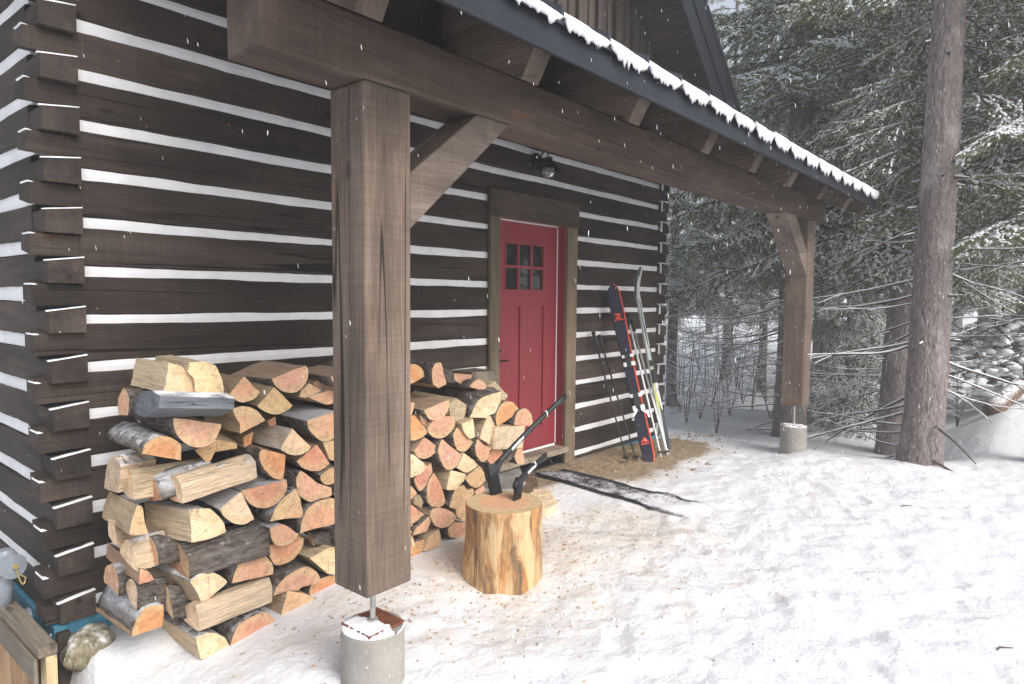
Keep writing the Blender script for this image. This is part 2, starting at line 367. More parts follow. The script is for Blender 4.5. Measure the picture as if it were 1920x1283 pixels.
for k in range(-5, 13):
    zt = Z0-PIT*k-CH; zb = zt-PIT+CH
    if zt < -.10: zb = -.19
    segs = [(1.128, XR-.148)] if zb > DZ+.02 else [(1.128, DX0), (DX1, XR-.148)]
    jit = .006*nz(k, 0, 0, 3.1)
    for q, (a, b) in enumerate(segs):
        mb = MB(); mb.add(*logx(a, b, zb, zt, k*3.7+11))
        if q == 0:      # dovetail tail at the near corner
            t0, b0 = zt-.037+jit, zb+.045+jit
            mb.add(*hexa([(.930, .001, b0), (1.135, .001, b0+.004), (1.135, .15, b0+.03), (.930, .15, b0+.03), (.930, .001, t0), (1.135, .001, t0-.004), (1.135, .15, t0+.02), (.930, .15, t0+.02)]))
        if q == len(segs)-1:
            t0, b0 = zt-.037, zb+.045
            mb.add(*hexa([(XR-.155, .001, b0), (XR+.05, .001, b0), (XR+.05, .15, b0), (XR-.155, .15, b0), (XR-.155, .001, t0), (XR+.05, .001, t0), (XR+.05, .15, t0), (XR-.155, .15, t0)]))
        obj('wall_log', mb, LOGX, CAB)
    zc = zt+CH/2
    if zt < 3.6:
        for a, b in ([(1.128, XR-.148)] if zc > DZ+.08 else [(1.128, DX0), (DX1, XR-.148)]): strip_x(cf, a, b, zc, k*2.3)
    # side wall logs sit half a course lower: their heads show between the tails
    hz1 = zb+.045+jit-.002; hz0 = zt-PIT-.037+jit+.003
    if k == 12: continue
    mb = MB(); P = .047+.006*nz(k, 5, 0, 2)
    mb.add(*hexa([(XL, -P, hz0), (1.130, -P, hz0), (1.130, .16, hz0), (XL, .16, hz0+.01), (XL, -P, hz1-.022), (1.130, -P, hz1), (1.130, .16, hz1), (XL, .16, hz1-.022)]))
    sb, st = hz0-.019, hz1+.017
    mb.add(*logy(.152, 5.9, sb, st, k*5.1+2, XL, 1.13))
    obj('side_wall_log', mb, LOGY, CAB)
    n = 6
    rr = []
    for i in range(n+1):
        x = XL-.012+(1.135-XL+.006)*i/n; zz = hz1-.020+.021*i/n; th = .0032+.0035*nz(x*3, k, 1, 4)
        rr.append([(x, -P-.004, zz-.003), (x, -P-.005+.003*nz(x*9, k, 0, 5), zz+th*.8), (x, -P+.016+.012*nz(x*7, k, 3, 3), zz+th), (x, -P+.022+.012*nz(x*7, k, 3, 3), zz-.002)])
    obj('ledge_snow', MB().add(*loft(rr)), SNOW, CAB)
    rr = []
    for i in range(5):      # snow on the tail's top where it shows at the side
        y = .004+.11*i/4; zz = zt-.037+jit-.022*0+.02*i/4*0; rr.append([(.925, y-.01, zz-.004), (.925, y, zz+.003+.003*nz(y, k, 0, 20)), (.940, y, zz+.002), (.950, y-.01, zz-.004)])
    obj('ledge_snow', MB().add(*loft(rr)), SNOW, CAB)
    zcs = (sb+(zt-PIT*2-.037+jit+.003 if 0 else sb-CH))/2
    rr = []
    for i in range(60):
        y = .152+5.7*i/59; rr.append([(XL+.018, y, sb-.068+.004*nz(y, k, 1, 3)), (XL+.014+.005*nz(y, k, 3, 2), y, sb-.02), (XL+.018, y, sb+.012), (XL+.1, y, sb+.012), (XL+.1, y, sb-.068)])
    cs.add(*loft(rr))
    # far corner heads
    mb = MB(); mb.add(*hexa([(XR-.15, -P, hz0), (XR, -P, hz0), (XR, .16, hz0), (XR-.15, .16, hz0), (XR-.15, -P, hz1), (XR, -P, hz1-.022), (XR, .16, hz1-.022), (XR-.15, .16, hz1)]))
    mb.add(*logy(.152, 5.9, sb, st, k*7.1+2, XR, XR-.15)); obj('side_wall_log', mb, LOGY, CAB)
    csr.add(*box(XR-.1, XR-.016, .152, 5.9, sb-.068, sb+.012, 0))
    obj('ledge_snow', MB().add(*box(XR-.158, XR+.008, -P-.006, -.003, hz1-.003, hz1+.005, .002)).add(*box(XR-.155, XR-.1505, -P-.002, -P+.02, hz0+.01, hz1-.0045, .001)), SNOW, CAB)
obj('front_chinking', cf, CHINK, CAB, smooth=False); obj('side_chinking', cs, CHINK, CAB); obj('side_chinking', csr, CHINK, CAB)
# sill, membrane and footing
mb = MB(); mb.add(*box(1.0, XR-.02, .03, .14, -.30, -.185, .004)); obj('sill_plate', mb, BLACK, CAB)
mb = MB(); mb.add(*box(1.02, XR-.05, -.018, .03, -.70, -.205, .006)); mb.add(*box(.96, 1.02, -.018, 3.0, -.75, -.215, .004)); obj('foundation_membrane', mb, MEMB, CAB)
# --- door
LY = .075
d = MB()
gx0, gx1, gz0, gz1 = 4.335, 4.885, 1.44, 1.855
st = [(4.165, gx0, 0, 2.03), (gx1, 5.085, 0, 2.03), (gx0, gx1, gz1, 2.03), (gx0, gx1, 1.29, gz0)]
d.add(*box(4.165, gx0-.008, LY, LY+.045, .0, 2.03, .002)); d.add(*box(gx1+.008, 5.085, LY, LY+.045, .0, 2.03, .002))
d.add(*box(gx0-.008, gx1+.008, LY, LY+.045, gz1+.008, 2.03, .002)); d.add(*box(gx0-.008, gx1+.008, LY, LY+.045, 1.30, gz0-.008, .002))
d.add(*box(gx0-.008, gx1+.008, LY, LY+.045, .0, .20, .002)); d.add(*box(4.555, 4.665, LY, LY+.045, .20, 1.30, .002))
d.add(*box(gx0-.008, 4.555, LY+.016, LY+.04, .20, 1.30, .002)); d.add(*box(4.665, gx1+.008, LY+.016, LY+.04, .20, 1.30, .002))
for a, b, c, e in [(gx0-.008, gx0+.012, gz0-.008, gz1+.008), (gx1-.012, gx1+.008, gz0-.008, gz1+.008)]: d.add(*box(a, b, LY-.008, LY+.03, c, e, .003))
for c, e in [(gz0-.008, gz0+.012), (gz1-.012, gz1+.008)]: d.add(*box(gx0+.0121, gx1-.0121, LY-.008, LY+.03, c, e, .003))
w3 = (gx1-gx0)/3
for i in (1, 2): d.add(*box(gx0+w3*i-.013, gx0+w3*i+.013, LY-.006, LY+.03, gz0+.0125, gz1-.0125, .003))
zm = (gz0+gz1)/2
for i in range(3): d.add(*box(gx0+w3*i+.0135, gx0+w3*(i+1)-.0135, LY-.006, LY+.03, zm-.013, zm+.013, .003))
DOOR = obj('door', d, RED, CAB)
mb = MB(); mb.add(*box(gx0+.002, gx1-.002, LY+.014, LY+.022, gz0+.002, gz1-.002, 0)); obj('window_panes', mb, GLASS, DOOR)
mb = MB(); mb.add(*box(4.20, 4.245, LY-.012, LY-.0005, .80, .98, .005)); mb.add(*lathe([(.022, 0), (.022, .012), (.012, .02), (.010, .05), (.0, .052)], (4.222, LY-.012, .93), 12, (0, -1, 0)))
mb.add(*tube([(4.222, LY-.02, .845), (4.222, LY-.055, .845), (4.25, LY-.06, .842), (4.30, LY-.058, .838), (4.335, LY-.056, .842)], [.010, .010, .009, .008, .006], 8)); obj('door_handle', mb, BLACKM, DOOR)
mb = MB(); mb.add(*lathe([(.032, 0), (.032, .010), (.024, .018), (.016, .020), (.016, .03), (0, .03)], (4.222, LY, 1.075), 16, (0, -1, 0))); mb.add(*box(4.205, 4.239, LY-.035, LY-.001, 1.025, 1.055, .004)); obj('deadbolt', mb, BLACKM, DOOR)
mb = MB(); mb.add(*box(4.165, 5.085, LY-.006, LY+.0, -.022, -.002, .002)); mb.add(*box(5.087, 5.097, LY-.004, LY+.03, -.0, 2.03, .002)); mb.add(*box(4.165, 5.097, LY-.004, LY+.03, 2.034, 2.044, .002)); obj('weather_strip', mb, WHITE, CAB)
mb = MB(); mb.add(*box(5.098, 5.118, -.008, .13, -.03, 2.05, .003)); mb.add(*box(4.132, 4.152, -.008, .13, -.03, 2.05, .003)); mb.add(*box(4.1525, 5.0975, -.004, .13, 2.046, 2.066, .003)); obj('door_jamb', mb, RED, CAB)
mb = MB(); mb.add(*box(4.03, 4.15, -.040, -.006, -.16, 2.035, .004)); obj('door_casing', mb, CASEW, CAB)
mb = MB(); mb.add(*box(5.10, 5.262, -.040, -.006, -.19, 2.035, .004)); obj('door_casing', mb, CASEW, CAB)
mb = MB(); mb.add(*box(4.02, 5.272, -.048, -.006, 2.037, 2.262, .004)); obj('lintel', mb, LINTW, CAB)
mb = MB(); mb.add(*box(4.13, 5.12, -.07, .10, -.075, -.024, .005)); obj('threshold', mb, GREYW, CAB)
# --- gable above the porch roof
def rake(x): return 4.42-.897*abs(x-6.59) if 0 else 4.42-.897*(x-6.59)
RX = 4.03; RZ = rake(RX)
gb = MB(); x = .98; i = 0
while x < XR:
    w = .165; ztop = (rake(max(x, 2*RX-x)) if x >= RX else rake(2*RX-x))-.30
    ztop2 = (rake(x+w) if x+w > RX else rake(2*RX-(x+w)))-.30
    yy = .02 if i % 2 else -.004
    if min(ztop, ztop2) > 3.45:
        gb.add(*prism([(x+.002, 3.40), (x+w-.004, 3.40), (x+w-.004, ztop2), (x+.002, ztop)], 1, yy, yy+.03, .003))
        gb.add(*box(x+w-.025, x+w+.022, yy-.028 if not i % 2 else yy-.05, yy-.002 if not i % 2 else -.007, 3.40, min(ztop, ztop2)-.01, .003))
    x += w; i += 1
obj('gable_siding', gb, GABLEW, CAB)
RT = .10
def slab(s, y0, y1, zoff, th, x0, x1):
    f = lambda x: (rake(RX+abs(x-RX)))
    pts = [(RX+s*x0, f(RX+x0)+zoff), (RX+s*x1, f(RX+x1)+zoff), (RX+s*x1, f(RX+x1)+zoff-th), (RX+s*x0, f(RX+x0)+zoff-th)]
    return prism(pts, 1, y0, y1, 0)
ROOF = None
mb = MB()
for s in (1, -1): mb.add(*slab(s, -.585, 6.3, .012, .05, .0, 3.56))
ROOF = obj('main_roof', mb, METAL, CAB)
mb = MB()
for s in (1, -1): mb.add(*slab(s, -.58, 6.2, -.04, .12, .0, 3.54))
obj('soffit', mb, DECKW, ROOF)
mb = MB()
for s in (1, -1):
    mb.add(*slab(s, -.64, -.60, .055, .06, .0, 3.60)); mb.add(*slab(s, -.625, -.592, -.008, .27, .0, 3.58)); mb.add(*slab(s, -.605, -.587, -.28, .27, .0, 3.56))
obj('rake_trim', mb, METALB, ROOF)
# interior stays dark: floor and back
mb = MB(); mb.add(*box(1.2, 6.9, 5.75, 5.9, -.3, 3.6, 0)); mb.add(*box(1.14, 6.92, .16, 5.7, -.35, -.2, 0)); obj('inner_shell', mb, DECKW, CAB)

# ================================================================ PORCH
POR = thing('timber_porch', (1.70, -1.485, .19), 'heavy brown timber porch on two square posts under a dark metal roof edged with snow', 'porch')
BY0, BY1 = -1.60, -1.375
def timber(name, x0, x1, y0, y1, z0, z1, mat, ax, bev=.010):
    mb = MB(); mb.add(*box(x0, x1, y0, y1, z0, z1, bev, 2)); return obj(name, mb, mat, POR)
timber('beam', 1.17, 7.58, BY0, BY1, 2.188, 2.412, BEAMW, 0)
timber('post', 1.585, 1.815, BY0+.003, BY1-.003, .19, 2.186, POSTW, 2)
timber('post', 7.05, 7.28, BY0+.003, BY1-.003, .29, 2.186, POSTW, 2)
mb = MB(); mb.add(*prism([(1.817, 1.65), (1.817, 1.875), (2.205, 2.186), (2.43, 2.186)], 1, -1.590, -1.395, .006)); obj('brace', mb, BRACEW, POR)
mb = MB(); mb.add(*prism([(7.048, 1.62), (7.048, 1.86), (6.66, 2.186), (6.38, 2.186)], 1, -1.590, -1.395, .006)); obj('brace', mb, BRACEW, POR)
SL = .5; YE = -2.05
def rz(y): return 2.412+(y+1.60)*SL       # rafter underside
for k, x in enumerate([.54, 1.34, 2.145, 2.97, 3.81, 4.57, 5.315, 6.12, 6.925, 7.50]):
    if k == 0: continue
    h = .235
    pts = [(YE+.11, rz(YE+.11)), (-1.6, rz(-1.6)), (-1.6, 2.414), (-1.38, 2.414), (-1.38, rz(-1.38)), (-.02, rz(-.02)), (-.02, rz(-.02)+h), (YE+.005, rz(YE)+h), ]
    mb = MB(); mb.add(*prism(pts, 0, x-.055, x+.055, .004)); obj('rafter', mb, RAFTW, POR)
mb = MB()
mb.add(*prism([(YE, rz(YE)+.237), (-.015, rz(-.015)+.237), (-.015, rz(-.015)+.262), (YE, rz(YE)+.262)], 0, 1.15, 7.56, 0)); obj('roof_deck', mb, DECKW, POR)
mb = MB(); mb.add(*box(1.20, 7.50, -1.49, -1.45, 2.414, 2.70, .003)); obj('blocking', mb, DECKW, POR)
F0 = rz(YE)+.262
mb = MB(); mb.add(*box(1.13, 7.585, YE-.022, YE-.002, F0-.128, F0-.003, .003)); mb.add(*box(1.125, 7.59, YE-.034, YE-.023, F0-.136, F0-.118, .003)); obj('fascia', mb, METALB, POR)
mb = MB(); mb.add(*prism([(YE-.045, F0-.018), (-.012, F0+(-.012-YE)*SL+.004), (-.012, F0+(-.012-YE)*SL+.022), (YE-.045, F0+.004)], 0, 1.12, 7.60, 0))
SEAM = [1.13+.338*i for i in range(20)]
for x in SEAM: mb.add(*prism([(YE-.050, F0+.004), (-.02, F0+2.03*SL+.02), (-.02, F0+2.03*SL+.055), (YE-.050, F0+.050)], 0, x-.008, x+.008, 0))
obj('metal_roof', mb, METAL, POR)
# snow on the porch roof: one slab per bay, hanging over the edge in ragged drips
sn = MB()
for b in range(19):
    x0, x1 = SEAM[b]+.016, SEAM[b+1]-.016
    cov = smooth01((x0-1.2)/1.2)
    n = int((x1-x0)/.0062); rings = []
    for i in range(n+1):
        x = x0+(x1-x0)*i/n; e = min(1, min(i, n-i)/9.0)**.6
        sp = smooth01((nz(x, b, 0, 42, 2.0)+.02)/.28)*(.55+.45*abs(nz(x, b, 4, 60, 1))); sp2 = max(0, nz(x, b, 7, 48, 2.0))
        hang = .010+cov*(.022+.026*smooth01((x-3)/2.5)+.042*sp*(.5+1.1*abs(nz(x, b, 2, 5, 1)))+.03*sp2)*(.10+.90*e)
        th = .024+.014*nz(x, b, 3, 6)+.006*nz(x, b, 5, 30); th *= (.30+.70*e)*(.5+.5*cov)
        o = .010*nz(x, b, 9, 9)
        za = F0+.004
        rings.append([(x, -.05, F0+2.0*SL+.02), (x, -.05, F0+2.0*SL+.03+th), (x, YE+.05, F0+.05+.022+th), (x, YE-.03+o, za+.010+th), (x, YE-.058+o, za+th*.6), (x, YE-.064+o, za-.004), (x, YE-.058+o*.5, za-hang*.6), (x, YE-.050+o*.5, za-hang), (x, YE-.044, za-hang*.5), (x, YE-.047, za+.004), (x, YE, F0+.023)])
    V, F = loft(rings); sn.add(V, F)
obj('roof_snow', sn, SNOW, POR, smooth=True)
# piers
def pier(cx, cy, ztop, zpost, label, r=.131):
    P = thing('concrete_pier', (cx, cy, ztop-.6), label, 'concrete pier', 'round concrete piers carrying the porch posts')
    mb = MB(); mb.add(*lathe([(r, -.9), (r, -.012), (r-.006, 0), (0, 0)], (cx, cy, ztop), 40)); obj('footing', mb, CONC, P, smooth=False)
    s = .093; mb = MB(); mb.add(*box(cx-s, cx+s, cy-s, cy+s, ztop+.002, ztop+.014, .002)); obj('steel_plate', mb, RUST, P)
    mb = MB(); mb.add(*tube([(cx, cy, ztop+.015), (cx, cy, zpost)], .012, 14)); mb.add(*lathe([(.024, 0), (.024, .012), (.012, .02)], (cx, cy, ztop+.0145), 6)); obj('threaded_rod', mb, STEEL, P)
    mb = MB(); rings = []
    for i in range(16):
        rr = []; q0 = r*.985*(1-i/16)+.001
        for k in range(64):
            t = 2*math.pi*k/64; q = q0*(1+.015*nz(math.cos(t), math.sin(t), 0, 3)); dx, dy = q*math.cos(t), q*math.sin(t)
            bare = dx*(.644*.45+.764*.8)+dy*(-.765*.45+.642*.8)-.012-.035*nz(dx, dy, cx, 14)
            onp = abs(dx) < s-.002 and abs(dy) < s-.002
            zz = ztop+(.0175 if onp else .005)+.003*nz(dx, dy, 2, 30) if bare < 0 else ztop-.03
            if i == 0: zz = ztop-.002
            rr.append((cx+dx, cy+dy, zz))
        rings.append(rr)
    V, F = loft(rings, True); mb.add(V, F); obj('snow_cap', mb, SNOW, P, smooth=True); return P
pier(1.70, -1.485, .010, .188, 'grey concrete pier with snow and rusty plate under the near porch post')
pier(7.165, -1.485, .075, .288, 'grey concrete pier standing in snow under the far porch post')
# ================================================================ FIREWOOD
def endgrain():
    t = NT('log_end_grain'); tc = t.n('ShaderNodeTexCoord').outputs['Object']; oi = t.n('ShaderNodeObjectInfo')
    s = t.n('ShaderNodeSeparateXYZ', {0: tc}); flat = t.n('ShaderNodeCombineXYZ', {0: s.outputs[0], 1: s.outputs[1], 2: 0.0}).outputs[0]
    rp = t.n('ShaderNodeVectorMath', {0: flat}, operation='LENGTH').outputs['Value']
    pos = t.coords()
    wob = t.noise(pos, 2.2, 3, .5); r = t.math('ADD', rp, t.math('MULTIPLY', t.math('SUBTRACT', wob, .5), .22))
    heart = oi.outputs['Color']; sap = t.mix(.45, heart, (.60, .42, .22))
    hn = t.noise(pos, 1.6, 4, .6)
    col = t.mix(t.mapr(r, .66, .78), t.mix(t.mapr(hn, .35, .68), heart, t.mix(1.0, heart, (1.05, .92, .85), 'MULTIPLY')), sap)
    ring = t.n('ShaderNodeMath', {0: t.math('MULTIPLY', r, 82.0)}, operation='SINE').outputs[0]
    col = t.mix(.42, col, t.ramp(t.mapr(ring, -1, 1), [(0, .82), (1, 1.1)]), 'MULTIPLY')
    f = t.noise(pos, 4.5, 6, .62); col = t.mix(.85, col, t.ramp(f, [(.30, .70), (.5, 1.0), (.72, 1.15)]), 'MULTIPLY')
    # radial checks
    ang = t.math('ARCTAN2', s.outputs[1], s.outputs[0]); av = t.n('ShaderNodeCombineXYZ', {0: t.math('MULTIPLY', ang, 3.2), 1: t.math('MULTIPLY', rp, .7), 2: oi.outputs['Random']}).outputs[0]
    ck = t.math('ABSOLUTE', t.math('SUBTRACT', t.noise(av, 2.3, 2, .4), .5)); ck = t.math('MULTIPLY', t.mapr(ck, .016, .006), t.mapr(t.noise(pos, 2.7, 2), .47, .55))
    col = t.mix(t.math('MULTIPLY', ck, .75), col, (.12, .07, .04))
    sp = t.noise(pos, 19, 3, .7); col = t.mix(t.math('MULTIPLY', t.mapr(sp, .66, .74), .5), col, (.25, .15, .08))
    t.bump(t.math('ADD', t.math('MULTIPLY', ring, .12), t.math('SUBTRACT', f, ck)), .35, .05); return t.fin(col, .85, .15)
def splitface():
    t = NT('log_split_face'); oi = t.n('ShaderNodeObjectInfo'); heart = oi.outputs['Color']
    a = t.noise(t.coords((5, 5, .7)), 1, 6, .65, .3); b = t.noise(t.coords((24, 24, 1.0)), 1, 3, .6); c2 = t.noise(t.coords((1.3, 1.3, .6)), 1, 3)
    col = t.mix(t.mapr(c2, .35, .65), t.mix(.55, heart, (.84, .68, .48)), t.mix(.3, heart, (.82, .64, .43)))
    col = t.mix(.8, col, t.ramp(a, [(.28, .68), (.5, 1.0), (.72, 1.15)]), 'MULTIPLY'); col = t.mix(.6, col, t.ramp(b, [(.25, .78), (.75, 1.14)]), 'MULTIPLY')
    st = t.noise(t.coords((7, 7, .35)), 1, 4, .6); col = t.mix(t.math('MULTIPLY', t.mapr(st, .64, .72), .55), col, (.34, .19, .08))
    sf = snowfac(t, oi.outputs['Alpha'], .5, .85, 16)
    col = t.mix(sf, col, SNOWC); t.bump(t.math('ADD', t.math('ADD', a, t.math('MULTIPLY', b, .6)), t.math('MULTIPLY', sf, .7)), .9, .06); return t.fin(col, .8, .2)
def bark(name, c0, c1, c2, along=2, snowy=True, sc=1.0):
    t = NT(name); oi = t.n('ShaderNodeObjectInfo')
    S = lambda a, b: tuple((a if i == along else b)*sc for i in range(3))
    v = t.n('ShaderNodeTexVoronoi', {'Vector': t.coords(S(2.0, 6)), 'Scale': 1.0}).outputs['Distance']; n = t.noise(t.coords(S(2, 7)), 1, 6, .7); m = t.noise(t.coords(S(.8, 1.6)), 1, 4, .6)
    col = t.mix(t.mapr(n, .3, .7), c0, c1); col = t.mix(t.math('MULTIPLY', t.mapr(m, .52, .66), .8), col, c2); col = t.mix(t.math('MULTIPLY', t.mapr(v, .55, .85), .7), col, tuple(c*.42 for c in c0))
    h = t.math('ADD', n, t.math('MULTIPLY', v, -.7))
    if snowy:
        sf = snowfac(t, oi.outputs['Alpha'], .3, .8, 22); col = t.mix(sf, col, SNOWC); h = t.math('ADD', h, t.math('MULTIPLY', sf, .8))
    t.bump(h, .8, .06/sc if sc > 1 else .06); return t.fin(col, .9, .15)
ENDG = endgrain(); SPLIT = splitface(); BARK = bark('firewood_bark', (.115, .093, .078), (.245, .208, .178), (.33, .30, .27))
GREYSPLIT = wood('weathered_split', (.13, .14, .155), (.24, .255, .28), 2, snow=.78, saw=.1)
HEART = {'P': (.63, .385, .265), 'Q': (.58, .305, .205), 'O': (.60, .31, .15), 'C': (.80, .62, .41), 'T': (.62, .43, .25), 'G': (.35, .30, .26)}
TILE = {'a': (180, 660, 4.009), 'b': (160, 920, 4.009), 'c': (400, 660, 5.346), 'd': (400, 860, 5.346), 'e': (400, 980, 5.346), 'f': (765, 670, 5.346), 'g': (765, 820, 5.346), 'h': (880, 720, 4.935), 'p': (0, 0, 1)}
def T(t, s):
    ox, oy, k = TILE[t]; return [(ox+float(a.split(',')[0])/k, oy+float(a.split(',')[1])/k) for a in s.split()]
NFW = [0]
def fw(t, arc, split, col, label, y=-.62, end=None, L=.40, snow=0.0, xref=None, endmat=None, y2=None, name='firewood_log', group='split firewood in the stacked pile', sidemat=None):
    """one split log: outline of its end face (bark arc + split edges), extruded along its own axis"""
    sd = NFW[0]; NFW[0] += 1; r_ = random.Random(sd)
    A = T(t, arc) if arc else []; S = T(t, split) if split else []
    y += r_.uniform(-.022, .022)
    if xref is not None:
        xe = at(*T(t, xref)[0], 1, y)[0]; W = lambda p: at(p[0], p[1], 0, xe)
    else: W = lambda p: at(p[0], p[1], 1, y)
    A3 = [W(p) for p in A]; S3 = [W(p) for p in S]
    if end is not None:
        s, e = T(t, end); P0 = W(s); P1 = at(e[0], e[1], 1, y2); dv = P1-P0
    else: dv = np.array([r_.uniform(-.05, .05), 1.0, r_.uniform(-.02, .02)]); dv = dv/np.linalg.norm(dv)*L*r_.uniform(.95, 1.06)
    loop = []; isb = []
    if len(A3) >= 2:
        n = max(6, 3*len(A3)); q = catmull(A3, n)
        for p in q: loop.append(p); isb.append(True)
        chain = [A3[-1]]+S3+[A3[0]]
    else: chain = S3+[S3[0]]; isb = []
    first = not len(A3)
    for i in range(len(chain)-1):
        m = 3
        for k in range(0 if first else (1 if i == 0 else 0), m):
            loop.append(chain[i]+(chain[i+1]-chain[i])*k/m); isb.append(False)
    loop = np.array(loop); n = len(loop); w = dv/np.linalg.norm(dv)
    # local frame at the pith
    if len(A3) >= 3:
        q = np.array(A3); ux = np.cross(w, [0, 0, 1.]); ux /= np.linalg.norm(ux); uy = np.cross(ux, w)
        x2, y2_ = q@ux, q@uy; M = np.c_[2*x2, 2*y2_, np.ones(len(q))]; sol = np.linalg.lstsq(M, x2**2+y2_**2, rcond=None)[0]; rad = math.sqrt(max(1e-6, sol[2]+sol[0]**2+sol[1]**2))
        size = np.linalg.norm(loop.max(0)-loop.min(0)); rad = min(max(rad, .3*size), 1.1*size)
        c0 = q.mean(0); dirc = np.array([sol[0], sol[1]])-np.array([c0@ux, c0@uy]); dl = np.linalg.norm(dirc)
        if dl > rad*1.0: dirc *= rad/dl
        pith = c0+ux*dirc[0]+uy*dirc[1]
    else:
        ux = np.cross(w, [0, 0, 1.]); ux /= np.linalg.norm(ux); uy = np.cross(ux, w); size = np.linalg.norm(loop.max(0)-loop.min(0)); rad = size*.9; pith = loop.mean(0)-uy*size*.45
    cen = loop.mean(0); nr = 8; rings = []
    tw = r_.uniform(-.05, .05); tp = r_.uniform(.93, 1.06)
    for k in range(nr+1):
        f = k/nr; rr = []
        for j, p in enumerate(loop):
            d = (p-cen)*(1+(tp-1)*f); amp = (.0050 if isb[j] else .0030)*(0.5 if k == 0 else 1)
            a = tw*f; d = d*math.cos(a)+np.cross(w, d)*math.sin(a)
            q = cen+d+dv*f; g = nz(q[0], q[1], q[2], 22, sd)*amp+nz(q[0], q[1], q[2], 60, sd)*amp*.5
            q = q+d/max(1e-6, np.linalg.norm(d))*g*1.4
            if k == 0: q = q+w*(.004*nz(p[0], p[1], p[2], 30, sd))
            rr.append(q)
        rings.append(rr)
    V = [p for r in rings for p in r]; F = []; MI = []
    for k in range(nr):
        for j in range(n):
            jj = (j+1) % n; F.append([k*n+j, k*n+jj, (k+1)*n+jj, (k+1)*n+j]); MI.append(2 if (isb[j] and isb[jj]) else 1)
    for k, base in ((0, 0), (nr, nr*n)):
        c = len(V); V.append(np.mean(rings[k], 0)+(w*.004*nz(sd, k, 1, 1) if k == 0 else 0))
        mid = len(V)
        for j in range(n): q = V[c]+(rings[k][j]-V[c])*.55; V.append(q+w*.005*nz(q[0], q[1], q[2], 26, sd+k))
        for j in range(n):
            jj = (j+1) % n
            F.append([base+j, mid+j, mid+jj, base+jj] if k == 0 else [base+j, base+jj, mid+jj, mid+j]); MI.append(0)
            F.append([mid+j, c, mid+jj] if k == 0 else [mid+j, mid+jj, c]); MI.append(0)
    # orientation: make the front cap face -w
    V = np.array(V); f = F[n*nr]; nn = np.cross(V[f[1]]-V[f[0]], V[f[2]]-V[f[0]])
    if nn@w > 0: F = [q[::-1] for q in F]
    B = np.array([ux, uy, w])          # world -> local
    loc = ((V-pith)@B.T)/rad
    mats = [endmat or ENDG, sidemat or SPLIT, BARK]
    me = mesh(name, loc, F, MI, mats, False); o = bpy.data.objects.new(name, me); COL.objects.link(o)
    o.matrix_world = Matrix([[*(ux*rad)[:1], (uy*rad)[0], (w*rad)[0], pith[0]], [(ux*rad)[1], (uy*rad)[1], (w*rad)[1], pith[1]], [(ux*rad)[2], (uy*rad)[2], (w*rad)[2], pith[2]], [0, 0, 0, 1]])
    h = HEART[col]; j = r_.uniform(.90, 1.08); o.color = (h[0]*j, h[1]*j*r_.uniform(.96, 1.04), h[2]*j*r_.uniform(.94, 1.06), snow)
    for k, p in enumerate(me.polygons): p.use_smooth = (MI[k] == 2)
    WO[o.name] = Vector(pith); tag(o, label, 'firewood', group); DBG.append((label[:40], np.round(dv, 2), round(float(np.linalg.norm(dv)), 2))); return o
DBG = []
# --- left end of the pile, laid criss-cross
fw('a', '545,80 640,110 700,180 735,270 745,350', '625,335 505,310 522,240 538,150', 'C', 'big cream split log topping the left end of the pile, left of the top pair')
fw('a', '820,70 900,110 945,200 958,290 950,360', '850,355 755,335 735,200 690,150 700,80', 'C', 'cream rounded log topping the left end of the pile, right of the top pair')
fw('a', '', '255,440 268,370 345,295 420,290 480,330 475,420 372,492 330,480', 'G', 'weathered grey log lying lengthwise under the two cream logs on top', y=-.60, xref='370,490', end='372,492 930,490', y2=-.70, endmat=GREYSPLIT, sidemat=GREYSPLIT, snow=.5)
fw('a', '205,270 238,310 250,400 240,478', '200,475 165,465 165,350', 'P', 'small pink wedge end left of the weathered grey log', y=-.40, xref='205,470', end='240,478 420,470', y2=-.36)
fw('a', '942,545 920,620 870,690 780,718 700,700 620,640 585,560 580,497', '700,508 820,530', 'P', 'pink half-round log lying flat side up below the weathered grey log')
fw('a', '345,765 365,700 430,650 500,630 580,650 635,700 640,745', '638,815 480,788', 'O', 'orange half-round log with snowy bark at the left end of the pile', snow=.78)
fw('a', '', '140,780 188,860 180,960 160,1060 105,1045 60,1025 75,900 95,810', 'C', 'ragged cream chunk at the far left, below the snowy orange half-round', y=-.42, xref='150,1050', end='160,1060 420,990', y2=-.36, endmat=SPLIT, snow=.75)
fw('a', '', '240,880 258,885 280,980 285,1115 245,1095 205,1060 215,950', 'C', 'cream squared log right of the ragged chunk in the same layer', y=-.50, xref='285,1110', end='258,885 830,800', y2=-.40, snow=.6)
fw('a', '395,912 440,965 478,1050 492,1115', '450,1118 405,1120 398,1010', 'Q', 'pink wedge log with snowy bark left of the longest cream log', y=-.56, xref='490,1110', end='395,912 830,800', y2=-.48, snow=.85)
fw('a', '', '565,930 600,935 640,1000 655,1140 600,1125 560,1110 532,1060 530,985', 'C', 'longest cream log with a snowy top edge, left of the post', y=-.64, xref='650,1135', end='600,935 1160,765', y2=-.62, snow=.62)
fw('b', '390,110 432,128 448,230 476,322', '425,333 372,337 330,330 345,240', 'T', 'cream splintered log at the left edge, fourth layer down', end='390,110 180,5', y2=-.20, snow=.6)
fw('b', '935,135 1000,190 1043,250 1056,312', '940,362 800,392 795,270 785,150 860,138', 'C', 'wide cream log with snow on top, middle of the left end', end='800,392 465,322', y2=-.28, snow=.9)
fw('b', '', '175,215 214,213 225,300 240,412 205,385 176,345 170,280', 'C', 'small cream block tucked under the splintered log at the left edge', y=-.42, xref='235,405', end='240,412 420,370', y2=-.36)
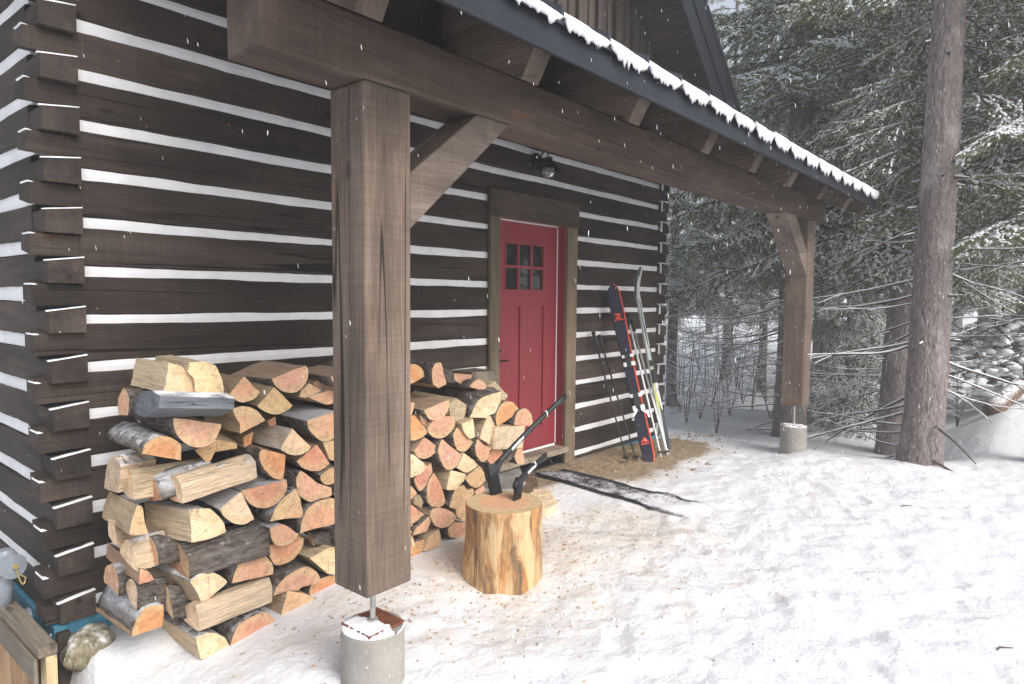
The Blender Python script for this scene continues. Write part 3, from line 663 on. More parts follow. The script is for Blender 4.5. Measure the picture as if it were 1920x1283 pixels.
fw('b', '', '268,400 290,372 330,370 345,400 370,500 388,610 300,530 258,462', 'C', 'cream log with a snowy top under the wide cream log, pointing left', y=-.54, xref='380,605', end='345,400 600,330', y2=-.46, snow=.85)
fw('b', '446,352 470,343 492,352 530,420 546,500 552,562', '500,540 452,500', 'P', 'pink wedge log between the snowy cream log and the thick bark log', y=-.56, xref='550,555', end='552,562 800,505', y2=-.48, snow=.6)
fw('b', '585,500 598,440 640,400 690,392 738,450 770,530 782,665', '700,632 630,565', 'P', 'thick bark-covered log with a pink end, angled up to the right', y=-.63, xref='780,660', end='690,392 1290,240', y2=-.56, snow=.55)
fw('b', '790,685 850,632 930,615 1000,632 1050,665 1067,692', '970,775 880,862 845,770', 'C', 'cream slab with snow along its top below the thick bark log', end='790,685 420,550', y2=-.22, snow=.92)
fw('b', '', '412,592 470,605 522,668 460,690 403,706 408,650', 'Q', 'orange-red log at the left edge below the snowy cream log', y=-.58, end='412,592 165,395', y2=-.18)
fw('b', '138,640 150,585 175,558 206,556 235,612 246,700 246,797', '195,735 145,690', 'P', 'round pink log end at the far left, above the big snowy bark log', y=-.45, xref='246,790', end='246,797 420,740', y2=-.38, snow=.8)
fw('b', '300,700 320,672 340,664 370,690 390,780 386,903', '340,845 312,770', 'C', 'cream log end with dark bark right of the round pink end', y=-.56, xref='386,900', end='386,903 640,870', y2=-.50, snow=.5)
fw('b', '580,708 620,732 642,830 662,972', '600,892 588,800', 'C', 'thin cream sliver of a log with dark bark under the cream slab', y=-.60, xref='660,968', end='662,972 900,930', y2=-.50)
fw('b', '', '738,880 780,845 828,860 850,930 852,1062 785,1012 735,965', 'C', 'long cream log near the ground, rising to the right below the cream slab', y=-.66, xref='852,1055', end='852,1062 1405,835', y2=-.655, snow=.0)
fw('b', '830,1110 900,1075 980,1073 1050,1110 1087,1172', '980,1225 868,1272 850,1200', 'C', 'lowest cream log resting in the snow at the left corner of the pile', y=-.66, end='840,1105 548,925', y2=-.26, snow=.8)
fw('b', '352,1062 366,1010 402,940 460,880 588,858', '590,930 578,1022 460,1065 352,1097', 'O', 'big snowy bark log with an orange end on the ground, far left', y=-.60, end='352,1097 90,905', y2=-.16, snow=.93)
# --- between the crib and the post
fw('c', '470,400 440,450 370,490 290,505 210,480 165,440', '175,410 235,330 312,250 350,285 400,350', 'P', 'pink wedge log right of the top cream pair')
fw('c', '795,540 740,590 640,627 540,610 440,545', '520,455 612,355 690,430', 'T', 'cream wedge log like a slice of cake, second row, right of the pink wedge', y=-.58)
fw('c', '932,138 955,200 930,300 870,380 790,412 700,395 630,350 588,272', '700,225 830,170', 'P', 'pink half-round log tilted on top of the pile, nearest the post on its left', y=-.56)
fw('c', '195,570 300,545 400,570 470,620 520,690', '400,752 270,818 268,720 215,640', 'T', 'tan log with a rounded top right of the weathered grey log', y=-.60)
fw('c', '980,950 930,1010 830,1037 730,1015 670,975', '730,870 795,768 870,850', 'C', 'cream wedge with a snowy split top in the middle left of the post', snow=.97)
fw('c', '1250,840 1165,890 1080,892 1000,830 950,760 938,690', '1040,655 1165,615 1270,600', 'P', 'large pink log with a snowy flat top touching the left edge of the post', snow=.97)
fw('c', '', '880,388 960,313 1092,383 960,467 868,450', 'T', 'small tan diamond-shaped end between the tilted half-round and the post', y=-.50)
fw('c', '', '960,455 1160,385 1260,400 1260,500 1140,530 1050,500', 'P', 'flat snowy slab beside the post above the large pink log', y=-.50, snow=.97)
fw('c', '1250,380 1060,375 1000,312', '1150,228 1250,240', 'Q', 'reddish piece half hidden by the post at the top of the pile', y=-.44)
fw('c', '700,1282 600,1265 520,1190 468,1090 462,1010 490,978', '600,1000 722,1030 715,1150', 'O', 'orange quarter log with mossy bark right of the longest cream log')
fw('c', '1165,1120 1080,1185 1000,1195 900,1165 838,1100', '940,1010 1040,930 1110,1030', 'Q', 'pink wedge with a curved bark base close to the post, below the large pink log', y=-.60)
fw('c', '', '1095,905 1240,885 1240,1100 1165,1080', 'T', 'tan sliver hidden half behind the post beside the pink wedge', y=-.60)
fw('c', '', '540,690 622,650 632,745 560,745', 'Q', 'small reddish end set back in a gap left of the snowy flat-topped log', y=-.48)
fw('c', '', '300,860 400,800 380,920 310,960', 'O', 'small orange end set back in a gap below the tan rounded log', y=-.50)
fw('a', '', '745,740 905,660 1060,690 1060,725 845,760 845,850 800,800', 'T', 'cream split log set back behind the end of the longest cream log', y=-.52, end='845,850 745,740', y2=-.26)
fw('d', '735,215 737,300 690,390 600,472 490,498 390,470 330,400 283,322', '440,285 600,245', 'Q', 'deep pink half-round with flat snowy top, below the orange quarter log', snow=.85)
fw('d', '410,607 300,662 200,647 120,590 62,512', '170,420 282,330 345,470', 'C', 'cream quarter log with a snowy edge left of the deep pink half-round', snow=.92)
fw('d', '570,632 612,520 700,400 832,303', '870,400 912,592 720,603', 'T', 'cream quarter log with bark on its upper left, right of the deep pink half-round', snow=.7)
fw('d', '900,132 866,130 830,220 850,340 910,410 980,437', '1080,422 1190,365 1180,290 1050,250', 'P', 'pink log with a pale rim leaning on the post side, below the curved wedge')
fw('d', '872,748 890,620 950,500 1050,430 1180,398', '1265,420 1255,640 1165,672 1020,702', 'P', 'large pink log with a tan rim half hidden by the post, middle height')
fw('d', '1270,200 1150,268 1085,220 1080,170', '1165,100 1270,90', 'T', 'small tan end with bark touching the post above the pale-rimmed pink log', y=-.58, snow=.7)
fw('d', '860,762 800,832 720,872 620,862 575,775 568,692', '680,655 745,682', 'P', 'small rounded log with a thick snow cap in the lower middle', snow=.97)
fw('d', '905,800 890,890 820,992 720,1052 622,1067 570,992 528,872', '700,850 862,778', 'Q', 'pink half-round flat side up, under the small snow-capped log', y=-.60)
fw('d', '188,1252 220,1130 280,1020 370,952 470,940 552,1000 597,1080 598,1158', '430,1197 300,1227', 'P', 'pink round-topped log with a pale rim and snow cap right of the thick bark log', snow=.9)
fw('d', '940,732 985,762 1022,882', '1000,875 965,830', 'T', 'bark-covered log lying lengthwise against the post, low down', y=-.56, xref='1020,870', end='1022,882 1260,872', y2=-.54, snow=.5)
fw('d', '', '968,1000 1165,890 1255,900 1255,1150 1150,1157 1065,1085', 'C', 'cream split end against the post, below the lengthwise bark log', y=-.60)
fw('e', '598,738 640,640 720,550 830,480 930,445 1020,480 1065,540 1072,592', '1000,620 880,652 850,682 740,680', 'P', 'broad pink log with dark bark above the tan block near the ground')
fw('e', '1010,747 950,850 840,962 760,1012 668,1018', '685,900 748,685 900,710', 'T', 'tan block with a bark base sitting on the snow, left of the post foot')
fw('e', '958,702 990,620 1060,570 1165,528', '1240,545 1290,652 1200,722 1100,772 1010,772', 'O', 'orange log on the ground right beside the foot of the near post', y=-.60)
fw('e', '170,1252 200,1130 260,1030 380,950 500,900 580,932 632,1000', '634,1062 500,1112 330,1172', 'Q', 'broad pink log on the snow with a dusting on its bark, bottom row', y=-.66, snow=.7)
# --- right of the post
fw('f', '-50,110 30,70 90,75 140,120 165,190', '100,232 30,268 -50,270', 'O', 'orange rounded log on top of the pile just right of the post', y=-.56)
fw('f', '250,270 243,200 245,120 270,65 320,50 342,70', '362,180 386,268 310,312', 'P', 'tall pink upright end on top of the pile right of the post', y=-.52)
fw('f', '635,175 632,230 600,285 530,268 470,230 462,168', '550,170', 'P', 'small pink half-round on top in front of the white chinking', y=-.42)
fw('f', '620,297 660,240 720,225 770,260 792,322', '700,325', 'P', 'little pink log with a pale rim peeping over the dark bark log', y=-.48)
fw('f', '', '640,150 900,138 908,200 785,255 650,215', 'G', 'grey-brown weathered plank-like log at the back of the pile by the door casing', y=-.34, L=.22, sidemat=GREYW, endmat=GREYW)
fw('f', '', '360,130 440,122 452,190 470,260 380,250', 'G', 'dark bark piece behind the tall pink upright end', y=-.40, L=.2, endmat=BARK, sidemat=BARK)
fw('f', '416,420 410,500 370,590 300,632 220,627 178,570 160,530', '290,475', 'P', 'pink log with a broad flat plank-like top right of the post', L=.46)
fw('f', '620,605 660,520 720,420 830,372 936,345', '930,440 872,560 812,582 790,606', 'C', 'dark grey bark log with a ragged cream end near the top right of the pile', y=-.62, end='720,420 420,250', y2=-.16)
fw('f', '', '410,470 480,410 586,475 575,560 560,612 490,642 425,600', 'C', 'rough splintered tan log between the flat-topped pink log and the bark log', y=-.60, endmat=SPLIT)
fw('f', '475,620 470,690 420,760 340,812 260,807 205,752 198,710', '240,650 330,602 410,592', 'P', 'round pink log with a pale tan rim under the flat-topped pink log')
fw('f', '195,750 160,792 80,832 20,832 -60,800', '-50,640 30,592 60,580 150,680', 'O', 'orange-pink round log at the right edge of the post, third row down')
fw('f', '', '120,580 226,652 175,702 130,640', 'P', 'small salmon wedge squeezed above the orange-pink round log', y=-.58)
fw('f', '50,540 25,588 -50,580', '-50,440 66,458', 'P', 'pink sliver at the right edge of the post, second row down', y=-.60)
fw('f', '', '538,670 652,615 662,700 674,800 620,817 560,752', 'C', 'narrow pale cream end below the ragged bark log')
fw('f', '780,590 820,588 860,660 880,760 852,892', '720,812 738,740 780,640', 'C', 'tall cream log with a smooth split left face, right part of the pile')
fw('f', '612,912 550,952 490,920 460,830 458,770 488,700', '560,780 655,852', 'P', 'pink wedge with a pale rim in the centre of the right half of the pile')
fw('f', '890,682 883,590 920,490 990,440 1060,460 1112,520', '1040,600 900,692', 'O', 'bright orange half-round leaning near the door')
fw('f', '1065,682 1080,590 1120,530 1180,515 1230,560 1250,640 1252,692', '1160,688', 'P', 'pale round-topped log at the right end of the pile in front of the red door')
fw('f', '', '880,702 1172,688 1165,780 1150,912 850,922 862,810', 'C', 'flat cream split face like a board at the right end of the pile', endmat=SPLIT, L=.22)
fw('f', '700,818 672,900 690,990 742,1047 790,1022 832,912', '760,882', 'P', 'oval pink log with a pale rim below the tall cream log')
fw('f', '', '840,928 940,925 946,1020 890,1077 820,1062 788,1010', 'Q', 'shaded pink end under the board-like cream log', y=-.58)
fw('f', '', '950,930 1062,925 1072,990 1000,1055 943,1010', 'T', 'brown bark end beside the maul handle under the board-like log', y=-.54, endmat=BARK)
fw('f', '1172,1030 1152,1072 1100,1067 1065,1000', '1100,920 1142,915', 'P', 'small pink rounded end lowest at the right end, beside the door sill', y=-.56)
fw('f', '', '790,290 872,238 992,375 980,430 932,442 930,352', 'C', 'pale splintered wedge behind the bark log against the door casing', y=-.50, endmat=SPLIT)
fw('f', '302,900 250,982 160,1017 90,992 55,945', '165,800', 'P', 'pink fan-shaped log, fourth row down right of the post')
fw('f', '540,982 500,1072 430,1127 370,1112 320,1010 303,920 338,815', '400,870', 'P', 'big pink shield-shaped log in the middle of the right half')
fw('f', '702,1080 590,1157 490,1110', '560,960 640,1018', 'C', 'cream wedge to the right of the big pink shield-shaped log')
fw('g', '715,285 760,350 777,430 700,502 640,492 590,440 573,408', '640,350', 'T', 'rounded tan end just left of the maul head')
fw('g', '195,290 130,362 30,407 -60,390', '-60,180 50,170', 'C', 'cream wedge at the right edge of the post, middle height')
fw('g', '245,340 180,480 110,537 58,420', '130,345 232,258', 'Q', 'dark pink log with loose bark below the cream wedge beside the post', y=-.60)
fw('g', '375,640 350,682 270,712 200,650 188,540 205,440 258,355', '330,470', 'Q', 'tall pink teardrop-shaped log right of the loose-barked log')
fw('g', '580,367 560,440 480,520 390,527', '400,430 432,333', 'C', 'pale fan-shaped end below the big pink shield-shaped log')
fw('g', '412,702 440,600 490,510 560,480', '592,532 655,510 662,560 605,640 575,850 490,802 480,720', 'T', 'large tan split log left of the chopping block')
fw('g', '', '670,545 760,475 778,530 690,592', 'P', 'small pink end just above the left rim of the chopping block', y=-.58)
fw('g', '92,560 35,622 -50,610', '-50,480 35,490', 'P', 'pink end at the post edge, low down, above the debris', y=-.60)
fw('g', '', '60,600 120,580 157,650 130,712 60,672', 'T', 'splintered tan chunk beside the post near the bottom', y=-.58, endmat=SPLIT)
fw('g', '160,772 110,822 35,867 -60,862', '-60,670 40,680', 'Q', 'pink wedge beside the post, third from the ground')
fw('g', '228,735 262,712 330,708 420,740 482,800 420,882 340,912 270,880 230,810', '226,770', 'P', 'pink D-shaped log with a wide tan rim near the ground')
fw('g', '50,987 62,930 130,870 217,778', '226,860 190,942', 'P', 'slanting pink wedge left of the D-shaped log')
fw('g', '408,900 400,945 430,1002 520,1017 600,990 620,900', '590,860 470,853', 'P', 'pink rounded log on the ground beside the chopping block')
fw('g', '', '312,905 326,980 331,1082 240,1122 158,1142 200,1020', 'T', 'tan wedge on the ground below the D-shaped log')
fw('g', '-60,1120 20,1075 165,1020', '160,1112 110,1192 35,1237 -60,1235', 'O', 'orange log on the ground at the right side of the post foot')
fw('g', '', '-40,910 40,940 62,1060 -40,1085', 'T', 'thin tan sliver at the post edge in the lowest rows', y=-.60)
# --- behind the post (seen only from the side)
HID = [(648, 700), (700, 705), (748, 730), (655, 790), (705, 780), (690, 850), (735, 850), (668, 930), (722, 925), (660, 1010), (712, 1000), (745, 985), (690, 1060), (738, 1060)]
for i, (px, py) in enumerate(HID):
    r_ = random.Random(i+50); R_ = r_.uniform(26, 33); a0 = r_.uniform(-.5, .5)+(math.pi if i % 3 else 0)
    arc = ' '.join(f'{px+R_*math.cos(a0+u):.0f},{py+R_*math.sin(a0+u):.0f}' for u in [k*math.pi/6 for k in range(7)])
    fw('p', arc, f'{px:.0f},{py:.0f}', 'PTPQ'[i % 4], 'half-round firewood log stacked directly behind the near porch post', y=-.60, group='firewood behind the post')
# loose piece right of the block
q = at(1000, 945, 2, -.19)
fw('h', '', '560,970 740,970 826,1105 690,1160 600,1165', 'C', 'loose cream split piece lying on the ground right of the chopping block', y=-.86, endmat=SPLIT, L=.16, group='loose wood beside the block') if 0 else None
# ================================================================ CHOPPING BLOCK AND TOOLS
ZB = .185
BC = at(945, 941, 2, ZB); BCX, BCY = BC[0], BC[1]; BR = .226
def blockside():
    t = NT('debarked_log_side'); P = lambda a, b: t.coords((a, a, b), rand=False)
    wv = t.noise(P(3, 3), 1, 4, .6)
    vec = t.n('ShaderNodeVectorMath', {0: P(19, 2.6), 1: t.n('ShaderNodeCombineXYZ', {0: t.math('MULTIPLY', wv, 2.2), 1: t.math('MULTIPLY', wv, 2.2), 2: 0.0}).outputs[0]}, operation='ADD').outputs[0]
    a = t.noise(vec, 1, 6, .68, .5); b = t.noise(P(45, 3), 1, 4, .65); m = t.noise(P(9, 2.2), 1, 4, .6, .6)
    col = t.ramp(a, [(.28, (.58, .40, .21)), (.38, (.50, .31, .14)), (.46, (.36, .19, .08)), (.54, (.21, .115, .055)), (.64, (.075, .05, .032))])
    col = t.mix(t.math('MULTIPLY', t.mapr(m, .40, .50), .92), t.mix(t.mapr(b, .3, .7), (.64, .46, .26), (.53, .36, .19)), col)
    o = t.noise(P(15, 1.9), 1, 4, .6); col = t.mix(t.math('MULTIPLY', t.mapr(o, .57, .64), .65), col, (.50, .23, .07))
    # worm tracks
    tr = t.math('ABSOLUTE', t.math('SUBTRACT', t.noise(P(7, 5), 1, 1, .3, 1.2), .5)); tr = t.math('MULTIPLY', t.mapr(tr, .014, .006), t.mapr(t.noise(P(4, 3), 1, 2), .54, .58)); col = t.mix(t.math('MULTIPLY', tr, .7), col, (.62, .43, .22))
    col = t.mix(.7, col, t.ramp(b, [(.28, .62), (.6, 1.12)]), 'MULTIPLY')
    t.bump(t.math('ADD', b, t.math('MULTIPLY', a, .8)), .6, .012); return t.fin(col, .6, .35)
def blocktop():
    t = NT('block_top'); tc = t.n('ShaderNodeTexCoord').outputs['Object']; s = t.n('ShaderNodeSeparateXYZ', {0: tc})
    r = t.n('ShaderNodeVectorMath', {0: t.n('ShaderNodeCombineXYZ', {0: s.outputs[0], 1: s.outputs[1], 2: 0.0}).outputs[0]}, operation='LENGTH').outputs['Value']
    n = t.noise(tc, 9, 5, .6); r = t.math('ADD', r, t.math('MULTIPLY', t.math('SUBTRACT', n, .5), .05))
    col = t.mix(t.mapr(r, .135, .165), (.64, .37, .22), (.56, .42, .24)); ring = t.n('ShaderNodeMath', {0: t.math('MULTIPLY', r, 330.0)}, operation='SINE').outputs[0]
    col = t.mix(.35, col, t.ramp(t.mapr(ring, -1, 1), [(0, .8), (1, 1.1)]), 'MULTIPLY'); f = t.noise(tc, 38, 5, .7); col = t.mix(.7, col, t.ramp(f, [(.3, .7), (.7, 1.2)]), 'MULTIPLY')
    cut = t.noise(t.coords((9, 70, 5)), 1, 3, .6); col = t.mix(t.math('MULTIPLY', t.mapr(cut, .63, .68), .55), col, (.20, .12, .07))
    dn = t.noise(tc, 14, 4, .7); col = t.mix(t.math('MULTIPLY', t.mapr(dn, .56, .7), .4), col, (.72, .58, .42))
    t.bump(t.math('ADD', f, cut), .5, .01); return t.fin(col, .85, .15)
def block():
    n = 64; rings = []; levels = [-.33, -.16, -.04, .05, .12, .165, .18, ZB]
    for i, z in enumerate(levels):
        rr = []
        for k in range(n):
            a = 2*math.pi*k/n; fl = 1+.05*smooth01((-.02-z)/.2)*(1+.6*math.sin(3*a+1))
            r = BR*fl*(1+.030*nz(math.cos(a), math.sin(a), z*.6, 1.6, 4)+.014*nz(math.cos(a), math.sin(a), z, 6, 9))-(.005 if i == len(levels)-1 else 0)
            rr.append((BCX+r*math.cos(a), BCY+r*math.sin(a), z+(.004*nz(math.cos(a), math.sin(a), 0, 3) if z > .1 else 0)))
        rings.append(rr)
    V, F = loft(rings, False); mb = MB(); mb.add(V, F, 0)
    b = (len(levels)-1)*n; base = len(mb.v); R2 = []
    for q in (.75, .45, .15):
        rr = []
        for k in range(n):
            p = rings[-1][k]; x, y = BCX+(p[0]-BCX)*q, BCY+(p[1]-BCY)*q; rr.append((x, y, ZB+.005*nz(x, y, 0, 18)))
        R2.append(rr)
    V2 = [p for r in [rings[-1]]+R2 for p in r]; F2 = []
    for i in range(3):
        for k in range(n): F2.append([i*n+k, i*n+(k+1) % n, (i+1)*n+(k+1) % n, (i+1)*n+k])
    F2.append([3*n+k for k in range(n)]); mb.add(V2, F2, 1)
    o = obj('chopping_block', mb, [blockside(), blocktop()], None, (BCX, BCY, 0), True)
    for p in o.data.polygons:
        if p.material_index == 1: p.use_smooth = False
    tag(o, 'peeled log chopping block with pink top and two axes stuck in it', 'chopping block')
block()
def along(px, py, S, L, farther=True):
    """point on the ray through a pixel at distance L from S"""
    r = CR @ _d((px, py)); S = np.array(S); b = 2*r@(CAMP-S); c = (CAMP-S)@(CAMP-S)-L*L; D = b*b-4*c
    if D < 0: t = -b/2
    else: t = (-b+(1 if farther else -1)*math.sqrt(D))/2
    return CAMP+t*r
def axe(name, bit_px, eye_px, end_px, L, hr, hs, label, cat, bands, maul):
    B = at(*bit_px, 2, ZB-.012); E = along(*eye_px, B, hs, False); H = along(*end_px, E, L, True)
    P = thing(name, (B[0], B[1], ZB), label, cat)
    hd = (H-E)/np.linalg.norm(H-E); up = (E-B)/np.linalg.norm(E-B)       # bit -> poll
    side = np.cross(up, hd); side /= np.linalg.norm(side); hp = np.cross(side, up)
    # handle
    Sx = E-hd*.05; pts = [Sx+(H-Sx)*i/14 for i in range(15)]
    pts = [p+up*(.012*math.sin(math.pi*i/14)) for i, p in enumerate(pts)]
    rad = [hr*(1.15 if i < 3 else 1.0 if i < 8 else .92) for i in range(15)]; rad[-2] = hr*1.12; rad[-1] = hr*1.25; rad[0] = hr*1.1
    rings = []
    for i, p in enumerate(pts):
        rings.append([p+up*math.cos(a)*rad[i]*1.3+side*math.sin(a)*rad[i]*.85 for a in [2*math.pi*k/12 for k in range(12)]])
    mb = MB(); mb.add(*loft(rings)); hnd = obj('handle', mb, BLACK, P, smooth=True)
    mb = MB()
    for f in bands:
        c = Sx+(H-Sx)*f+up*.012*math.sin(math.pi*f); q = hr*1.07
        mb.add(*loft([[c+hd*s+up*math.cos(a)*q*1.3+side*math.sin(a)*q*.9 for a in [2*math.pi*k/12 for k in range(12)]] for s in (-.004, .004)]))
    obj('handle_band', mb, WHITE, hnd)
    # pale lettering block on the handle side that faces out
    mb = MB(); tocam = CAMP-E; sg = 1 if side@tocam > 0 else -1; rl = random.Random(3)
    f0, f1 = (.30, .45) if maul else (.36, .6); nn = 7; ln = np.linalg.norm(H-Sx)
    for i in range(nn):
        f = f0+(f1-f0)*i/nn; c = Sx+(H-Sx)*f+up*.012*math.sin(math.pi*f)+side*sg*hr*.93; wd = ln*(f1-f0)/nn*.42; hh = hr*rl.uniform(.45, .75)
        mb.add(*loft([[c+hd*wd+up*hh+side*sg*k, c-hd*wd+up*hh*.7+side*sg*k, c-hd*wd-up*hh+side*sg*k, c+hd*wd*.6-up*hh*.8+side*sg*k] for k in (-.003, .0025)]))
    obj('handle_lettering', mb, WHITE, hnd)
    # head: wedge from a thin bit to a thick poll, with a cheek wrapped round the handle
    def ring(f, w, h0, h1):
        c = B+(E-B)*f; return [c+side*w+hp*h1, c-side*w+hp*h1, c-side*w-hp*h0, c+side*w-hp*h0]
    t = .026 if maul else .013; hh = .034 if maul else .030
    mb = MB(); mb.add(*loft([ring(-.05, .0015, hh*1.25, hh*1.35), ring(.25, t*.35, hh*1.12, hh*1.2), ring(.55, t*.75, hh*.95, hh), ring(.85, t, hh*.85, hh*.9), ring(1.0, t*1.05, hh*.85, hh*.9), ring(1.28 if maul else 1.2, t, hh*.8, hh*.8)])); obj('axe_head', mb, BLACKM, P)
    mb = MB(); mb.add(*loft([[E+hd*s+up*math.cos(a)*hr*1.75+side*math.sin(a)*(t+.007) for a in [2*math.pi*k/14 for k in range(14)]] for s in (-.035, -.03, .05, .075)])); obj('collar', mb, BLACK, P)
    return P
axe('splitting_maul', (931, 931), (921, 884), (1060, 743), .80, .0165, .135, 'long-handled black splitting maul stuck in the chopping block', 'axe', [.74], True)
axe('hatchet', (969, 941), (973, 903), (1022, 856), .31, .0155, .115, 'short-handled black hatchet stuck in the chopping block', 'axe', [.62], False)
# loose split piece and stone step
mb = MB(); zg = -.205
A_ = [at(x, y, 2, zg+.07) for x, y in [(1000, 917), (1030, 917), (1046, 943), (1022, 955), (985, 955), (985, 935)]]
A_ = np.array(A_); lo = A_.copy(); lo[:, 2] = zg-.02; lo[:, :2] = A_[:, :2]+(np.mean(A_[:, :2], 0)-A_[:, :2])*.12
mb.add(*loft([lo, A_+(np.mean(A_, 0)-A_)*.0])); o = obj('firewood_log', mb, SPLIT); o.color = (*HEART['C'], 0); tag(o, 'loose cream split piece lying on the ground right of the chopping block', 'firewood')
def rough_block(name, P, z0, z1, mat, label, cat, amp=.012, n=5):
    P = np.array(P, float)[:, :2]; L = []
    for i in range(len(P)):
        for k in range(n): L.append(P[i]+(P[(i+1) % len(P)]-P[i])*k/n)
    c = np.mean(P, 0); rings = []
    for f, s in [(0, 1.02), (.5, 1.02), (.85, 1.0), (1, .95)]:
        rings.append([(*(c+(p-c)*s+amp*np.array([nz(p[0], p[1], f, 9), nz(p[0], p[1], f+4, 9)])), z0+(z1-z0)*f+amp*.4*nz(p[0], p[1], f, 6)) for p in L])
    c3 = [(*(c+(np.array(p[:2])-c)*.5), z1+amp*.5*nz(p[0], p[1], 3, 7)) for p in rings[-1]]; rings.append(c3)
    mb = MB(); mb.add(*loft(rings)); o = obj(name, mb, mat); return tag(o, label, cat)
STONE = plain('grey_stone', (.30, .28, .26), .9, .2, 0, .4, 7, .5)
rough_block('stone_step', [at(x, y, 2, -.10) for x, y in [(905, 868), (972, 868), (986, 900), (975, 918), (905, 918)]], -.32, -.10, STONE, 'rough grey stone step below the red door, behind the chopping block', 'step')
rough_block('wood_block', [at(x, y, 2, -.13) for x, y in [(975, 893), (1003, 884), (1008, 905), (1000, 922), (978, 922)]], -.32, -.13, bark('short_block_bark', (.12, .075, .05), (.22, .15, .10), (.28, .2, .14), 2, False, 6), 'short brown wood block beside the stone step at the end of the mat', 'wood block')

# ================================================================ MAT
def mat_mat():
    t = NT('black_rubber_mat'); pos = t.coords(world=True); oi = t.n('ShaderNodeAttribute', attribute_name='snowy').outputs['Fac']
    n = t.noise(pos, 7, 8, .72); m = t.noise(pos, 42, 4, .7)
    k = t.math('ADD', oi, t.math('MULTIPLY', t.math('SUBTRACT', t.math('ADD', t.math('MULTIPLY', n, .6), t.math('MULTIPLY', m, .4)), .5), 2.4)); f = t.mapr(k, .42, .80)
    col = t.mix(f, t.mix(t.mapr(m, .3, .7), (.014, .014, .016), (.05, .05, .055)), (.72, .72, .75)); t.bump(t.math('ADD', f, m), .5, .015); return t.fin(col, .7, .25)
def mat_():
    A, B_, C_, D_ = [at(*p, 2, -.17) for p in ((1003, 886), (1058, 879), (1372, 945), (1345, 972))]
    nu, nv = 40, 14; V = []; S = []; F = []
    for i in range(nu+1):
        for j in range(nv+1):
            u, v = i/nu, j/nv; p = (A*(1-v)+B_*v)*(1-u)+(D_*(1-v)+C_*v)*u
            x, y = p[0]+.02*nz(u, v, 0, 3, 2), p[1]+.03*nz(u, v, 3, 2.5, 4)
            edge = min(v, 1-v)
            z = gh(x, y)+.020+.012*nz(x, y, 0, 3.5, 8)+.010*(1-smooth01(edge/.12))*smooth01((.85-u)/.2)-.035*smooth01((u-.8)/.2)
            V.append((x, y, z)); S.append(.20+.40*smooth01(edge/.16)*(1-.2*v)+.5*smooth01((u-.45)/.5)-.25*smooth01((v-.75)/.2)*(1-u))
    for i in range(nu):
        for j in range(nv): a = i*(nv+1)+j; F.append([a, a+nv+1, a+nv+2, a+1])
    n0 = len(V); V += [(x, y, z-.014) for x, y, z in V]; S += S
    F += [[n0+q for q in f[::-1]] for f in F]
    bd = [j for j in range(nv+1)]+[i*(nv+1)+nv for i in range(1, nu+1)]+[nu*(nv+1)+j for j in range(nv-1, -1, -1)]+[i*(nv+1) for i in range(nu-1, 0, -1)]
    for k in range(len(bd)): a, b = bd[k], bd[(k+1) % len(bd)]; F.append([a, b, n0+b, n0+a])
    me = mesh('door_mat', V, F, None, [mat_mat()], True); at_ = me.attributes.new('snowy', 'FLOAT', 'POINT'); at_.data.foreach_set('value', np.array(S, np.float32))
    o = bpy.data.objects.new('door_mat', me); COL.objects.link(o); tag(o, 'long black rubber mat dusted with snow running out from the door', 'mat')
mat_()

# ================================================================ WALL LAMP
lb = at(1008, 304, 1, -.02); lx, lz = lb[0], lb[2]
P = thing('wall_lamp', (lx, -.01, lz), 'black barn lamp with a clear glass jar on the log wall left above the door', 'wall lamp')
mb = MB(); mb.add(*lathe([(.075, 0), (.075, .014), (.060, .026), (.03, .034), (0, .036)], (lx, -.004, lz), 24, (0, -1, 0))); obj('back_plate', mb, BLACKM, P, smooth=False)
sc_ = at(1031, 312, 1, -.21); sx, sz = sc_[0]-.02, sc_[2]
mb = MB(); mb.add(*tube([(lx, -.03, lz), (lx, -.06, lz+.05), (lx+.01, -.10, lz+.115), (lx+.03, -.15, lz+.135), (sx-.01, -.195, lz+.11), (sx, -.21, sz+.06), (sx, -.21, sz+.03)], .009, 10)); obj('gooseneck', mb, BLACKM, P, smooth=True)
mb = MB(); mb.add(*lathe([(.012, .075), (.034, .070), (.036, .035), (.050, .022), (.085, -.004), (.112, -.030), (.114, -.036), (.108, -.034), (.080, -.010), (.045, .012), (0, .016)], (sx, -.21, sz), 32)); obj('lamp_shade', mb, BLACKM, P, smooth=True)
gl = NT('lamp_glass'); gl.set(gl.b.inputs['Transmission Weight'], .85); GL = gl.fin((.8, .82, .82), .08, .6)
mb = MB(); mb.add(*lathe([(.040, .008), (.050, -.02), (.052, -.06), (.040, -.090), (.0, -.100)], (sx, -.21, sz), 24)); obj('glass_jar', mb, GL, P, smooth=True)

